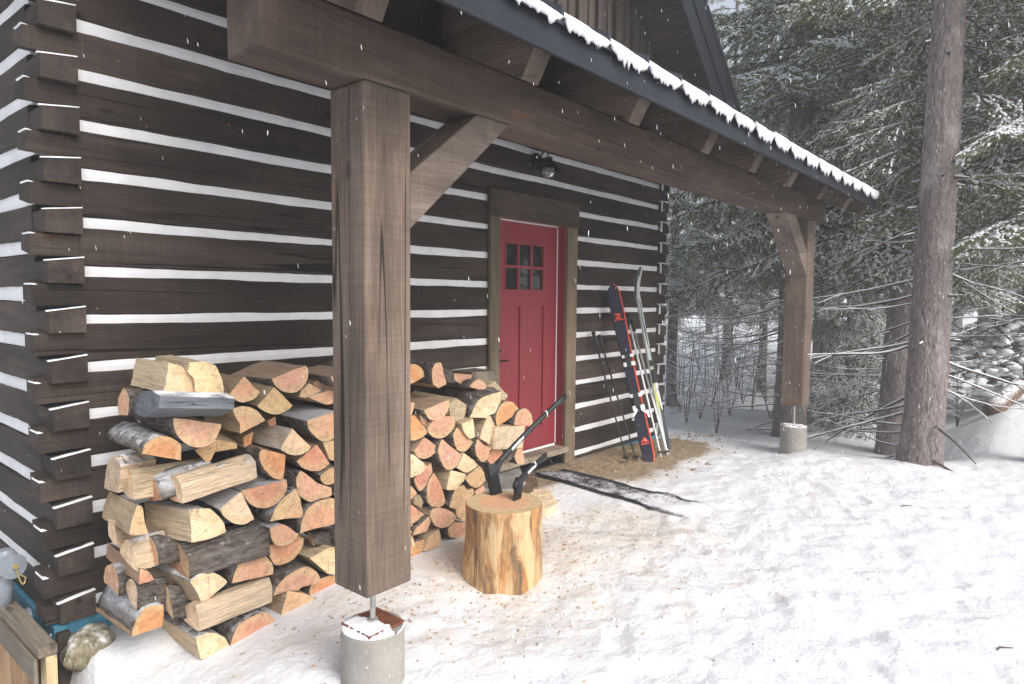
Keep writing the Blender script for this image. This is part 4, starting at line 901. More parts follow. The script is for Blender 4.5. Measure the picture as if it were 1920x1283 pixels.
# ================================================================ SKIS AND POLES
def paint(name, c, rough=.5): return plain(name, c, rough, .3, 0, .12, 15, .03)
NAVY = paint('navy_ski_topsheet', (.009, .008, .026)); ORANGE = paint('orange_ski_base', (.72, .075, .022)); REDL = paint('red_emblem', (.70, .06, .03))
SILVER = paint('silver_ski', (.42, .45, .43)); LIME = paint('lime_graphic', (.46, .50, .10)); SLATE = paint('slate_ski', (.05, .06, .075)); WPOLE = paint('white_pole', (.80, .81, .83)); BLPOLE = paint('black_pole', (.02, .02, .022))
def ski(name, T_, B_, widths, thick, mats, label, curl=.10, facing=(0, -1, .2), bow=.02, group=None):
    T_ = np.array(T_); B_ = np.array(B_); L = np.linalg.norm(T_-B_); t = (T_-B_)/L; nrm = np.array(facing, float); nrm -= t*(nrm@t); nrm /= np.linalg.norm(nrm); w = np.cross(nrm, t); w /= np.linalg.norm(w)
    P = thing(name, B_, label, 'ski', group); n = 40; R1 = []; R2 = []
    for i in range(n+1):
        f = i/n; wd = np.interp(f, [a for a, _ in widths], [b for _, b in widths])/2
        if f > .955: wd *= math.sqrt(max(.02, 1-((f-.955)/.045)**2))
        if f < .02: wd *= .75+.25*(f/.02)
        c = B_+t*f*L+nrm*(curl*max(0, (f-.86)/.14)**1.8-bow*math.sin(math.pi*f)*.0+.4*curl*max(0, (.06-f)/.06)**2)
        e = min(.006, wd*.2); h = thick
        R1.append([c+w*wd, c+w*(wd-e)+nrm*h, c-w*(wd-e)+nrm*h, c-w*wd]); R2.append([c+w*wd-nrm*.004, c+w*wd, c-w*wd, c-w*wd-nrm*.004])
    mb = MB(); mb.add(*loft(R1)); top = obj('topsheet', mb, mats[0], P)
    mb = MB(); mb.add(*loft([[p+nrm*-.0005 for p in r] for r in R2])); obj('base', mb, mats[1], P)
    def pt(f, u, h): return B_+t*f*L+w*u+nrm*h+nrm*(curl*max(0, (f-.86)/.14)**1.8)
    return P, pt, (w, t, nrm)
def flat_poly(mb, pt, poly, f0, sc, h, L):
    a = [pt(f0+y*sc/L, x*sc, h) for x, y in poly]; b = [pt(f0+y*sc/L, x*sc, h+.0025) for x, y in poly]; V, F = loft([a, b]); mb.add(V, F)
def bbox_part(pt, f, u0, u1, h0, h1, l, L): 
    return loft([[pt(f-l/L, u0, h0), pt(f-l/L, u1, h0), pt(f-l/L, u1, h1), pt(f-l/L, u0, h1)], [pt(f+l/L, u0, h0), pt(f+l/L, u1, h0), pt(f+l/L, u1, h1*.9), pt(f+l/L, u0, h1*.9)]])
GA = 'touring skis leaning on the log wall'
WD = [(0, .105), (.1, .118), (.45, .092), (.85, .128), (.95, .118), (1, .09)]
wt = at(1146, 534, 1, -.10); wb = at(1217, 866, 1, -.55)
def touring(T_, B_, label, mats, front):
    L = np.linalg.norm(np.array(T_)-np.array(B_))
    P, pt, fr = ski('touring_ski', T_, B_, WD, .012, mats, label, .05, (-.80, -.58, .25), group=GA)
    h = .012
    for nm, f, l in (('heel_binding', .34, .075), ('toe_binding', .56, .06)): bl = MB(); bl.add(*bbox_part(pt, f, -.032, .032, h, h+.045, l, L)); bl.add(*bbox_part(pt, f+.025, -.025, .025, h+.045, h+.065, l*.35, L)); b = obj(nm, bl, BLACK, P)
    for f, l in ((.30, .025), (.37, .018), (.545, .02), (.59, .014)):
        for u in (-1, 1): wh = MB(); wh.add(*bbox_part(pt, f, u*.038-.014, u*.038+.014, h+.012, h+.052, l, L)); obj('binding_lever', wh, WHITE, P)
    for u in (-1, 1): wh = MB(); wh.add(*tube([pt(.285, u*.03, h+.03), pt(.26, u*.075, h+.05), pt(.24, u*.08, h+.035)], .007, 6)); obj('ski_brake', wh, WHITE, P)
    if front:
        em = MB(); S_ = [(-.5, .5), (.55, .75), (.45, .35), (-.1, .28), (.5, -.1), (.5, -.45), (-.55, -.5), (-.5, -.2), (.1, -.15), (-.5, .15)]
        flat_poly(em, pt, S_, .815, .050, h, L); flat_poly(em, pt, [(-.9, -.60), (.9, -.52), (.9, -.75), (.1, -.70), (-.9, -.85)], .815, .050, h, L); obj('emblem', em, REDL, P); em = MB()
        flat_poly(em, pt, [(-.9, -.2), (0, .9), (.9, -.2), (.35, -.05), (0, .3), (-.35, -.05)], .115, .045, h, L); flat_poly(em, pt, [(-.9, -.4), (.9, -.4), (.9, -.7), (-.9, -.7)], .115, .045, h, L); flat_poly(em, pt, [(-.4, .05), (0, .25), (.4, .05), (.3, -.1), (-.3, -.1)], .115, .045, h, L)
        obj('emblem', em, REDL, P)
touring(wt, wb, 'navy touring ski with red emblems, front one of the leaning pair', [NAVY, NAVY], True)
touring(np.array(wt)+[.017, -.002, .0], np.array(wb)+[.019, -.004, .0], 'orange-based touring ski behind the navy one, only its orange edge showing', [ORANGE, ORANGE], False)
GN = 'cross-country skis leaning at the cabin corner'
WN = [(0, .044), (.1, .050), (.5, .050), (.9, .050), (1, .045)]
for (tx, bx, dy, lab, m) in [((1187, 507), (1249, 856), 0.0, 'narrow silver cross-country ski with lime graphics, nearest the corner logs', SILVER), ((1184, 504), (1256, 852), .06, 'narrow dark-lined cross-country ski just behind the silver one', SLATE)]:
    T_ = at(*tx, 1, -.13); B_ = at(*bx, 1, -.50+dy); L = np.linalg.norm(T_-B_)
    P, pt, fr = ski('nordic_ski', T_, B_, WN, .016, [m, SILVER], lab, .13, (-.35, -1, .15), group=GN)
    mb = MB(); mb.add(*bbox_part(pt, .43, -.018, .018, .016, .042, .07, L)); mb.add(*bbox_part(pt, .50, -.014, .014, .016, .035, .03, L)); obj('binding', mb, BLACK, P)
    for nm, f, po in (('lower_graphic', .36, [(-.5, -8), (.1, -7), (.5, -2), (.2, 0), (.5, 3), (.5, 8), (-.1, 7), (-.5, 2), (-.2, 0), (-.5, -3)]), ('upper_graphic', .72, [(-.4, -9), (0, -7), (.35, 0), (.1, 5), (.1, 9), (-.2, 7), (-.05, 1), (-.4, -3)])):
        mb = MB(); flat_poly(mb, pt, po, f, .030, .016, L); obj(nm, mb, LIME if m is SILVER and nm[0] == 'l' else SLATE if m is SILVER else WHITE, P)
def pole(tp, bp, ty, by, r, mats, label, grp, basket=.035):
    T_ = at(*tp, 1, ty); B_ = at(*bp, 1, by); L = np.linalg.norm(T_-B_); d = (T_-B_)/L
    P = thing('ski_pole', B_, label, 'ski pole', grp)
    mb = MB(); mb.add(*tube([B_, B_+d*.03, B_+d*.4, T_-d*.10], [r*.4, r*.7, r*.85, r], 10)); obj('shaft', mb, mats[0], P, smooth=True)
    mb = MB(); mb.add(*tube([T_-d*.13, T_-d*.12, T_-d*.08, T_-d*.03, T_-d*.005, T_], [r, r*1.8, r*1.6, r*1.9, r*2.3, r*1.2], 12)); g = obj('grip', mb, BLACK, P, smooth=True)
    mb = MB(); s = [T_-d*.01+np.array([-.01, -.02, 0]), T_+np.array([-.035, -.03, -.05]), T_+np.array([-.045, -.025, -.13]), T_+np.array([-.02, -.02, -.17]), T_+np.array([.01, -.02, -.12]), T_-d*.02]
    mb.add(*tube(catmull(s, 16), .006, 6)); obj('strap', mb, BLACK, g, smooth=True)
    mb = MB(); mb.add(*lathe([(r*.8, .012), (basket*.5, .006), (basket, -.004), (basket, -.010), (r*.8, -.004)], B_+d*.055, 14, d)); obj('basket', mb, BLACK, P)
GB = 'ski poles leaning on the log wall'
pole((1112, 622), (1176, 868), -.045, -.44, .0095, [BLPOLE], 'thin black ski pole beside the door casing, the one nearest the door', GB)
pole((1123, 628), (1194, 867), -.045, -.47, .0095, [BLPOLE], 'thin black ski pole standing between its twin and the navy ski', GB)
pole((1176, 588), (1240, 858), -.05, -.56, .0115, [WPOLE], 'thin white ski pole with a black grip close beside the touring skis', GB)
pole((1184, 600), (1253, 857), -.05, -.58, .0115, [WPOLE], 'thin white ski pole right of its twin, before the cross-country skis', GB)

# ================================================================ LOWER LEFT CORNER
px_ = at(12, 1060, 0, .86); QY = px_[1]
P = thing('utility_pipe', (.86, QY, -.9), 'grey conduit pipe with a round capped fitting and elbow on the left wall', 'pipe')
v0 = at(8, 1150, 0, .86); v1 = at(10, 1060, 0, .86); cp = at(22, 1030, 0, .85)
mb = MB(); mb.add(*tube([v0, v1], .036, 16)); obj('vertical_pipe', mb, PVC, P, smooth=True)
c_ = np.array([.86, v1[1], v1[2]])
mb = MB(); mb.add(*lathe([(.042, -.03), (.042, .02), (.052, .022), (.052, .05), (.03, .08), (0, .082)], c_, 20)); mb.add(*lathe([(.055, 0), (.055, .05), (.06, .052), (.06, .062), (0, .066)], c_+np.array([.0, -.03, .01]), 24, (.25, -1, .05))); obj('capped_fitting', mb, PVC, P, smooth=False)
mb = MB(); mb.add(*lathe([(.012, 0), (.012, .02), (0, .021)], c_+np.array([.015, -.095, .015]), 10, (.25, -1, .05))); mb.add(*tube(catmull([c_+np.array([.02, -.11, .0]), c_+np.array([.03, -.115, -.05]), c_+np.array([.045, -.11, -.08]), c_+np.array([.055, -.11, -.05]), c_+np.array([.035, -.11, -.03])], 14), .0035, 6)); obj('seal_tag', mb, plain('brass_seal', (.55, .42, .18), .4, .5, .5), P)
mb = MB(); b0 = np.array([.86, v0[1], v0[2]]); mb.add(*tube(catmull([b0+np.array([0, 0, .03]), b0, b0+np.array([.01, -.01, -.035]), b0+np.array([.06, -.03, -.05])], 10), .044, 16)); mb.add(*tube([b0+np.array([.05, -.028, -.048]), b0+np.array([.20, -.045, -.02])], .036, 16)); mb.add(*tube([b0+np.array([.085, -.032, -.042]), b0+np.array([.12, -.036, -.034])], .043, 16)); obj('elbow_pipe', mb, PVC, P, smooth=True)
# plank-clad hatch box along the side wall
e0 = at(104, 1208, 0, .90); hy = e0[1]; hz = e0[2]
P = thing('plank_hatch', (.90, hy, hz-.8), 'low wooden hatch box of cedar boards with a grey top rail under the corner', 'hatch')
mb = MB(); mb.add(*box(.835, .908, hy+.0, hy+2.0, hz-.045, hz, .004)); obj('top_rail', mb, GREYW, P)
mb = MB(); mb.add(*box(.862, .905, hy-.002, hy+.085, hz-.75, hz-.0475, .004)); obj('corner_post', mb, PALEW, P)
mb = MB(); mb.add(*box(.818, .834, hy+.01, hy+2.0, hz-.16, hz-.048, .004)); obj('side_rail', mb, GREYW, P)
for i in range(12): mb = MB(); mb.add(*box(.838, .856, hy+.09+i*.10, hy+.186+i*.10, hz-.75, hz-.05, .003)); obj('cedar_board', mb, CEDARW, P)
k0 = at(118, 1230, 1, -.06)
mb = MB(); mb.add(*box(k0[0]-.022, k0[0]+.035, -.075, -.03, k0[2]-.5, at(118, 1186, 1, -.06)[2], .008)); o = obj('short_timber', mb, LOGEND); tag(o, 'short dark upright timber between the hatch box and the mossy stone', 'timber')
def lump(name, c, rx, ry, rz_, mat, label, cat, amp=.22, seed=0, sub=4, kind=None, group=None):
    bm = bmesh.new(); bmesh.ops.create_icosphere(bm, subdivisions=sub, radius=1)
    for v in bm.verts:
        p = v.co; f = 1+amp*nz(p.x, p.y, p.z, 1.4, seed)+amp*.35*nz(p.x, p.y, p.z, 4, seed)+amp*.12*nz(p.x, p.y, p.z, 11, seed); v.co = Vector((c[0]+p.x*rx*f, c[1]+p.y*ry*f, c[2]+p.z*rz_*f))
    bm.verts.index_update(); mb = MB(); mb.add([v.co for v in bm.verts], [[v.index for v in f.verts] for f in bm.faces]); bm.free()
    o = obj(name, mb, mat, None, c, True); o.color = (1, 1, 1, .66); return tag(o, label, cat, group, kind)
MOSS = bark('mossy_stone', (.18, .155, .10), (.31, .275, .19), (.36, .33, .25), 2, True, 9.0)
kc = at(168, 1215, 1, -.17); lump('mossy_stone', (kc[0]+.01, -.13, kc[2]-.02), .12, .10, .095, MOSS, 'lumpy mossy stone with snow in the bottom left corner by the pile', 'stone', .30, seed=3)
# ================================================================ WOODS
def needle_mat(name, c0, c1):
    t = NT(name); n = t.noise(t.coords(world=True, rand=False), 3.0, 4, .6); m = t.noise(t.coords(world=True), 17, 2, .6)
    col = t.mix(t.mapr(n, .32, .68), c0, c1); col = t.mix(.8, col, t.ramp(m, [(.3, .7), (.7, 1.3)]), 'MULTIPLY')
    m = t.fin(col, .8, .15); tr = t.n('ShaderNodeBsdfTranslucent', {'Color': col}); mx = t.n('ShaderNodeMixShader', {0: .4}); t.t.links.new(t.b.outputs[0], mx.inputs[1]); t.t.links.new(tr.outputs[0], mx.inputs[2]); t.t.links.new(mx.outputs[0], t.out.inputs['Surface']); return m
NEED = needle_mat('spruce_needles', (.112, .148, .048), (.225, .240, .080))
NEEDF = needle_mat('far_needles', (.145, .172, .068), (.245, .250, .105))
def bark_w(name, c0, c1, c2, c3, sc=1.0):
    t = NT(name); P = lambda a, b: t.coords((a*sc, a*sc, b*sc))
    wv = t.n('ShaderNodeTexNoise', {'Vector': P(14, 9), 'Scale': 1.0, 'Detail': 4.0}).outputs['Color']; vv = t.n('ShaderNodeVectorMath', {0: P(34, 13), 1: t.n('ShaderNodeVectorMath', {0: wv, 1: (2.6, 2.6, 2.6)}, operation='MULTIPLY').outputs[0]}, operation='ADD').outputs[0]
    v = t.n('ShaderNodeTexVoronoi', {'Vector': vv, 'Scale': 1.0, 'Randomness': 1.0}).outputs['Distance']; n = t.noise(P(30, 11), 1, 7, .75); m = t.noise(P(4, 2.2), 1, 5, .7)
    col = t.mix(t.mapr(n, .3, .7), c0, c1); col = t.mix(t.math('MULTIPLY', t.mapr(v, .6, .95), .5), col, tuple(c*.45 for c in c0)); col = t.mix(t.mapr(m, .52, .66), col, c2)
    rd = t.noise(P(5, 3), 1, 3, .7); col = t.mix(t.math('MULTIPLY', t.mapr(rd, .66, .74), .55), col, c3)
    sp = t.noise(P(4, 1.1), 1, 5, .8); sf = t.math('MULTIPLY', t.mapr(sp, .66, .70), .8); col = t.mix(sf, col, SNOWC)
    t.bump(t.math('SUBTRACT', n, v), .9, .03); return t.fin(col, .92, .12)
BARKT = bark_w('spruce_bark', (.165, .135, .128), (.33, .285, .272), (.41, .365, .355), (.27, .10, .065))
BARKF = bark_w('far_bark', (.12, .10, .09), (.23, .20, .185), (.28, .25, .24), (.16, .09, .07))
TWIG = plain('twig_bark', (.085, .068, .056), .9, .1, 0, .35, 12)

class TB:
    """triangle soup in numpy"""
    def __init__(s): s.T = []; s.m = []
    def tri(s, A, m): A = np.asarray(A, float).reshape(-1, 3, 3); s.T.append(A); s.m.append(np.full(len(A), m, np.int32))
    def out(s): return np.concatenate(s.T), np.concatenate(s.m)
def np_tube(P, r, n=4):
    P = np.asarray(P, float); r = np.broadcast_to(np.asarray(r, float), (len(P),)); t = np.gradient(P, axis=0); t /= np.linalg.norm(t, axis=1)[:, None]+1e-9
    up = np.where(np.abs(t[:, 2:3]) < .9, np.array([[0, 0, 1.]]), np.array([[1., 0, 0]])); u = np.cross(t, up); u /= np.linalg.norm(u, axis=1)[:, None]; v = np.cross(u, t)
    a = 2*np.pi*np.arange(n)/n; Rg = P[:, None]+(u[:, None]*np.cos(a)[None, :, None]+v[:, None]*np.sin(a)[None, :, None])*r[:, None, None]
    A, B = Rg[:-1], Rg[1:]; A2, B2 = np.roll(A, -1, 1), np.roll(B, -1, 1)
    return np.concatenate([np.stack([A, A2, B2], 2).reshape(-1, 3, 3), np.stack([A, B2, B], 2).reshape(-1, 3, 3)])
def needles(tb, P, rg, nl, nw, per, snow, step, sw=.016):
    """needle fans and snow along a twig polyline"""
    seg = np.diff(P, axis=0); ln = np.linalg.norm(seg, axis=1); tot = ln.sum(); k = max(2, int(tot/step)); s = (np.arange(k)+rg.uniform(.1, .9, k))/k*tot; cs = np.r_[0, np.cumsum(ln)]
    C = np.stack([np.interp(s, cs, P[:, i]) for i in range(3)], 1); idx = np.clip(np.searchsorted(cs, s)-1, 0, len(seg)-1); t = seg[idx]/(ln[idx][:, None]+1e-9)
    up = np.array([0, 0, 1.]); h = np.cross(t, up); h /= np.linalg.norm(h, axis=1)[:, None]+1e-6; v = np.cross(h, t)
    for _ in range(per):
        ph = rg.uniform(0, 2*np.pi, k); al = rg.uniform(.5, 1.1, k)
        rad = h*np.cos(ph)[:, None]+v*np.sin(ph)[:, None]*.8; nd = t*np.cos(al)[:, None]+rad*np.sin(al)[:, None]; e = np.cross(nd, rg.normal(size=(k, 3))); e /= np.linalg.norm(e, axis=1)[:, None]+1e-6
        L = nl*rg.uniform(.6, 1.25, k)[:, None]; tb.tri(np.stack([C-e*nw/2, C+e*nw/2, C+nd*L], 1), 1)
    snow = snow*float(rg.choice([.15, .6, 1.25, 1.5]))
    if snow > 0:
        on = rg.uniform(size=k) < snow
        c = C[on]; tt = t[on]; hh = h[on]; m = len(c)
        if m:
            w = sw*rg.uniform(.5, 1.5, m)[:, None]; l = step*rg.uniform(.45, .95, m)[:, None]; z = np.array([0, 0, 1.]); top = c+z*(nl*.32+.004)+rg.normal(size=(m, 3))*.004; a, b = top-tt*l, top+tt*l; dz = z*w*.75
            L1, L2, R1, R2 = a-hh*w-dz, b-hh*w*.8-dz, a+hh*w-dz, b+hh*w*.8-dz
            tb.tri(np.concatenate([np.stack([a, b, L2], 1), np.stack([a, L2, L1], 1), np.stack([b, a, R1], 1), np.stack([b, R1, R2], 1)]), 2)
def curve_pts(p0, d0, L, n, sag, rg, wob=.03):
    """a twig that bends downward, then lifts at its tip"""
    d = np.array(d0, float); d /= np.linalg.norm(d); P = [np.array(p0, float)]; st = L/n
    for i in range(n):
        f = i/n; d = d+np.array([0, 0, -sag*(1-1.5*f)/n])+rg.normal(size=3)*wob; d /= np.linalg.norm(d); P.append(P[-1]+d*st)
    return np.array(P)
def spray_template(seed, hi=True, snow=.5, sag=.55):
    """one live branch of unit length along +X"""
    rg = np.random.default_rng(seed); tb = TB(); N = 14
    main = curve_pts((0, 0, 0), (1, rg.normal()*.06, .10), 1.0, N, sag, rg, .035)
    tb.tri(np_tube(main, np.linspace(.0085, .0018, N+1), 4), 0)
    nl, nw, per, step = (.022, .0042, 4, .011) if hi else (.060, .018, 2, .036)
    sw = .0062 if hi else .018
    needles(tb, main[3:], rg, nl, nw, per, snow, step, sw)
    n_side = 24 if hi else 13
    for j in range(n_side):
        f = .16+.80*(j+rg.uniform(-.3, .3))/n_side; i = min(N-1, max(0, int(f*N))); p = main[i]+(main[i+1]-main[i])*(f*N-i); t = main[i+1]-main[i]; t /= np.linalg.norm(t)
        sd = 1 if j % 2 else -1; side = np.cross([0, 0, 1.], t)*sd; a = rg.uniform(.75, 1.1); d = t*math.cos(a)+side*math.sin(a)+np.array([0, 0, rg.uniform(-.25, .08)])
        L = (.10+.33*math.sin(math.pi*min(1, f*.75+.22))**1.2*(1-f*.45))*rg.uniform(.65, 1.2)
        tw = curve_pts(p, d, L, 6, .7, rg, .07)
        if hi: tb.tri(np_tube(tw, np.linspace(.0035, .0012, 7), 3), 0)
        needles(tb, tw, rg, nl, nw, per, snow, step, sw)
        for k in range(6 if hi else 3):
            g = .2+.7*k/6 if hi else .3+.25*k; q = tw[0]+(tw[-1]-tw[0])*0; ii = min(5, int(g*6)); q = tw[ii]+(tw[ii+1]-tw[ii])*(g*6-ii); t2 = tw[ii+1]-tw[ii]; t2 /= np.linalg.norm(t2); s2 = np.cross([0, 0, 1.], t2)*(1 if k % 2 else -1); a2 = rg.uniform(.6, 1.0)
            sb = curve_pts(q, t2*math.cos(a2)+s2*math.sin(a2)+np.array([0, 0, rg.uniform(-.35, .05)]), L*.42*(1-g*.5)*rg.uniform(.6, 1.2), 3, .5, rg, .06); needles(tb, sb, rg, nl, nw, per, snow, step, sw)
    return tb.out()
HI = [spray_template(s, True, (.58, .70, .78, .64)[s], (.5, .7, .45, .6)[s]) for s in range(4)]
LO = [spray_template(10+s, False, (.5, .6, .68, .55)[s], (.5, .7, .6, .6)[s]) for s in range(4)]
def place_spray(T, p, yaw, pitch, L, roll=0.0, flat=1.0):
    cy, sy, cp, sp = math.cos(yaw), math.sin(yaw), math.cos(pitch), math.sin(pitch); cr, sr = math.cos(roll), math.sin(roll)
    Rx = np.array([[1, 0, 0], [0, cr, -sr], [0, sr, cr]]); Ry = np.array([[cp, 0, -sp], [0, 1, 0], [sp, 0, cp]]); Rz = np.array([[cy, -sy, 0], [sy, cy, 0], [0, 0, 1]])
    return (T*L)@(Rz@Ry@Rx).T+np.asarray(p)
CAMYAW = lambda x, y: math.atan2(CAMP[1]-y, CAMP[0]-x)
def crown_mesh(name, seed, z0, H, rmax, zhi, dens, mats, lean=(0, 0), avoid=None, azbias=None, rmin=.25):
    rg = np.random.default_rng(seed); T = []; M = []; z = z0; r = random.Random(seed)
    while z < H-.3:
        f = (z-z0)/(H-z0); nb = max(3, int(round((dens if z < max(zhi, 7) else dens*.3)*(1-.3*f))))
        ph = r.uniform(0, 6.28)
        for b in range(nb):
            yaw = ph+b*2*math.pi/nb+r.uniform(-.35, .35); L = (rmax*(1-f)**.75+rmin)*r.uniform(.72, 1.12)
            if avoid is not None and z < avoid[1]:
                dd = abs((yaw-avoid[0]+math.pi) % (2*math.pi)-math.pi)
                if dd < avoid[2]: continue
            src = HI if z < zhi else LO; Ti, Mi = src[r.randrange(4)]; zz = z+r.uniform(-.14, .14)
            T.append(place_spray(Ti, (lean[0]*zz, lean[1]*zz, zz), yaw, .25*f-.18+r.uniform(-.12, .12), L, r.uniform(-.3, .3))); M.append(Mi)
        z += r.uniform(.26, .40)*(1 if z < zhi else 1.35)
    T = np.concatenate(T); M = np.concatenate(M); return npmesh(name, T.reshape(-1, 3), np.arange(len(T)*3).reshape(-1, 3), M, mats)
def trunk_mesh(name, seed, r0, H, mat, lean=(0, 0), n=20, flare=.35):
    mb = MB(); rings = []; zz = [-.5, -.15, 0, .12, .3, .6, 1.0, 1.5, 2.0, 2.6, 3.2, 3.8, 4.4, 5.0, 6, 7, 8, 10, 12, 14, 16, 18]; zz = [z for z in zz if z < H]+[H]
    for z in zz:
        f = max(0, z)/H; r = r0*(1-.93*f)*(1+flare*math.exp(-max(0, z+.05)/.22)*(.6)); rr = []
        for k in range(n):
            a = 2*math.pi*k/n; q = r*(1+.06*nz(math.cos(a)*1.2, math.sin(a)*1.2, z*.8, 1, seed)+.035*nz(math.cos(a)*3, math.sin(a)*3, z*4, 1, seed)); rr.append((lean[0]*z+q*math.cos(a)+.03*nz(0, 0, z*.6, 1, seed), lean[1]*z+q*math.sin(a)+.03*nz(5, 0, z*.6, 1, seed), z))
        rings.append(rr)
    V, F = loft(rings); return mesh(name, V, F, None, [mat], True)
def child(name, me, parent, loc=(0, 0, 0)):
    o = bpy.data.objects.new(name, me); COL.objects.link(o); o.parent = parent; o.location = loc; return o
def dead_branch_mesh(name, seed, yaw, L, r0, snow=True, sag=.5, sub=7, d0z=-.15):
    rg = np.random.default_rng(seed); tb = TB(); N = 12
    P = curve_pts((0, 0, 0), (math.cos(yaw), math.sin(yaw), d0z), L, N, sag, rg, .035); R_ = np.linspace(r0, r0*.25, N+1)
    def add(P, R_):
        tb.tri(np_tube(P, R_, 5), 0)
        if snow:
            k = len(P); off = np.array([0, 0, 1.]); cov = rg.uniform(.75, 1.25, k); Q = P+off*(R_*.9+.0012)[:, None]; tb.tri(np_tube(Q[:-1], (R_*.66+.0018)[:-1]*cov[:-1], 5), 2)
    add(P, R_)
    for j in range(sub):
        f = rg.uniform(.25, .95); i = min(N-1, int(f*N)); t = P[i+1]-P[i]; t /= np.linalg.norm(t); s = np.cross([0, 0, 1.], t)*(1 if j % 2 else -1); a = rg.uniform(.5, 1.0)
        q = curve_pts(P[i], t*math.cos(a)+s*math.sin(a)+np.array([0, 0, rg.uniform(-.5, .15)]), L*rg.uniform(.12, .34)*(1.1-f*.5), 6, -.1, rg, .06); add(q, np.linspace(r0*.42, r0*.15, 7))
    T, M = tb.out(); return npmesh(name, T.reshape(-1, 3), np.arange(len(T)*3).reshape(-1, 3), M, [TWIG, NEED, SNOW])
def tree(name, px, dist, r0, H, z0, rmax, label, dens=5, lean=(0, 0), dead=0, dz=(.2, 2.2), dl=(1.1, 2.0), seed=1, avoid=None, zhi=7.0, group='snowy spruces behind the cabin', cat='spruce tree', bark=None, zoff=0.0):
    p = away(px, dist); z = gh(p[0], p[1])-.03+zoff; P = thing(name, (p[0], p[1], z), label, cat, group)
    child('trunk', trunk_mesh('trunk', seed, r0, H, bark or BARKT, lean), P)
    if z0 is not None: child('crown', crown_mesh('crown', seed, z0, H, rmax, zhi, dens, [TWIG, NEED, SNOW], lean, None if avoid is None else (CAMYAW(p[0], p[1]), avoid[0], avoid[1])), P)
    r = random.Random(seed+99); cy = CAMYAW(p[0], p[1])
    for k in range(dead):
        zz = dz[0]+(dz[1]-dz[0])*(k+r.uniform(-.4, .4))/max(1, dead-1)
        yaw = cy+math.pi+(r.uniform(.75, 1.75) if k % 10 < 7 else -r.uniform(.5, 1.8))   # mostly to the photo's left of the trunk
        o = child('dead_branch', dead_branch_mesh('dead_branch', seed*50+k, yaw, r.uniform(*dl), r.uniform(.007, .013), True, r.uniform(-.9, -.1), 4, r.uniform(-.55, -.12)), P, (lean[0]*zz+math.cos(yaw)*r0*.8, lean[1]*zz+math.sin(yaw)*r0*.8, zz))
    if r0 > .16:
        for k in range(9):
            zz = r.uniform(.3, 4.2); yaw = cy+r.uniform(-1.3, 1.3); child('branch_stub', dead_branch_mesh('branch_stub', seed*70+k, yaw, r.uniform(.04, .16), r.uniform(.010, .016), True, .1, 0, r.uniform(-.3, .2)), P, (lean[0]*zz+math.cos(yaw)*r0*.9, lean[1]*zz+math.sin(yaw)*r0*.9, zz))
    return P
RT_ = (.644, -.765)
tree('spruce_tree', 1734, 7.55, .185, 15, 2.75, 1.6, 'thick grey-brown spruce trunk nearest the porch, leaning slightly right', 5, (RT_[0]*.020, RT_[1]*.020), 22, (.05, 2.3), (.9, 1.7), 11, (4.4, 1.75))
tree('spruce_tree', 1686, 10.3, .20, 15, 2.4, 1.9, 'brown spruce trunk standing just behind the thickest trunk', 5, (RT_[0]*.012, RT_[1]*.012), 14, (.3, 2.6), (1.0, 1.9), 12, (4.8, .8))
tree('spruce_tree', 1487, 11.0, .235, 16, 2.7, 2.2, 'spruce trunk rising directly behind the far porch post', 5, (RT_[0]*.004, RT_[1]*.004), 22, (.0, 2.8), (1.4, 2.6), 13, (5.0, .6))
tree('spruce_tree', 1432, 15.5, .095, 12, 3.0, 1.3, 'slender dark trunk seen left of the far porch post', 4, (0, 0), 10, (.4, 2.8), (.8, 1.4), 14, None, 5.0)
tree('spruce_tree', 1262, 13.5, .11, 11, 2.5, 1.4, 'low-branched spruce beside the far cabin corner', 5, (0, 0), 8, (.2, 1.6), (.9, 1.6), 15, None, 6.5)
tree('spruce_tree', 1365, 17.0, .12, 12, 2.1, 1.6, 'green spruce between the cabin corner and the slender trunk', 5, (0, 0), 8, (.3, 1.8), (.8, 1.5), 16, None, 6.5)
tree('young_spruce', 1595, 12.4, .075, 6.5, .35, 1.25, 'bushy young spruce between the far post and the big trunks', 6, (0, 0), 0, seed=17)
tree('young_spruce', 1660, 15.0, .07, 7.5, .3, 1.3, 'young spruce hidden partly behind the big trunk', 6, (0, 0), 0, seed=18)
tree('spruce_tree', 1985, 8.6, .14, 13, 2.55, 1.65, 'spruce just outside the right edge reaching its snowy boughs in', 5, (RT_[0]*.01, RT_[1]*.01), 5, (1.2, 2.2), (.8, 1.4), 19, None, 7.0)
tree('spruce_tree', 1925, 15.0, .17, 15, 2.2, 2.2, 'snowy spruce at the right edge beyond the brush pile', 5, (0, 0), 4, (.8, 2.0), (.8, 1.4), 20, None, 7.0)
tree('spruce_tree', 1560, 19.0, .19, 14, 3.4, 2.0, 'tall spruce in the gap between the far post and the thick trunk', 5, (0, 0), 6, (.8, 2.6), (.9, 1.6), 21, None, 6.5)
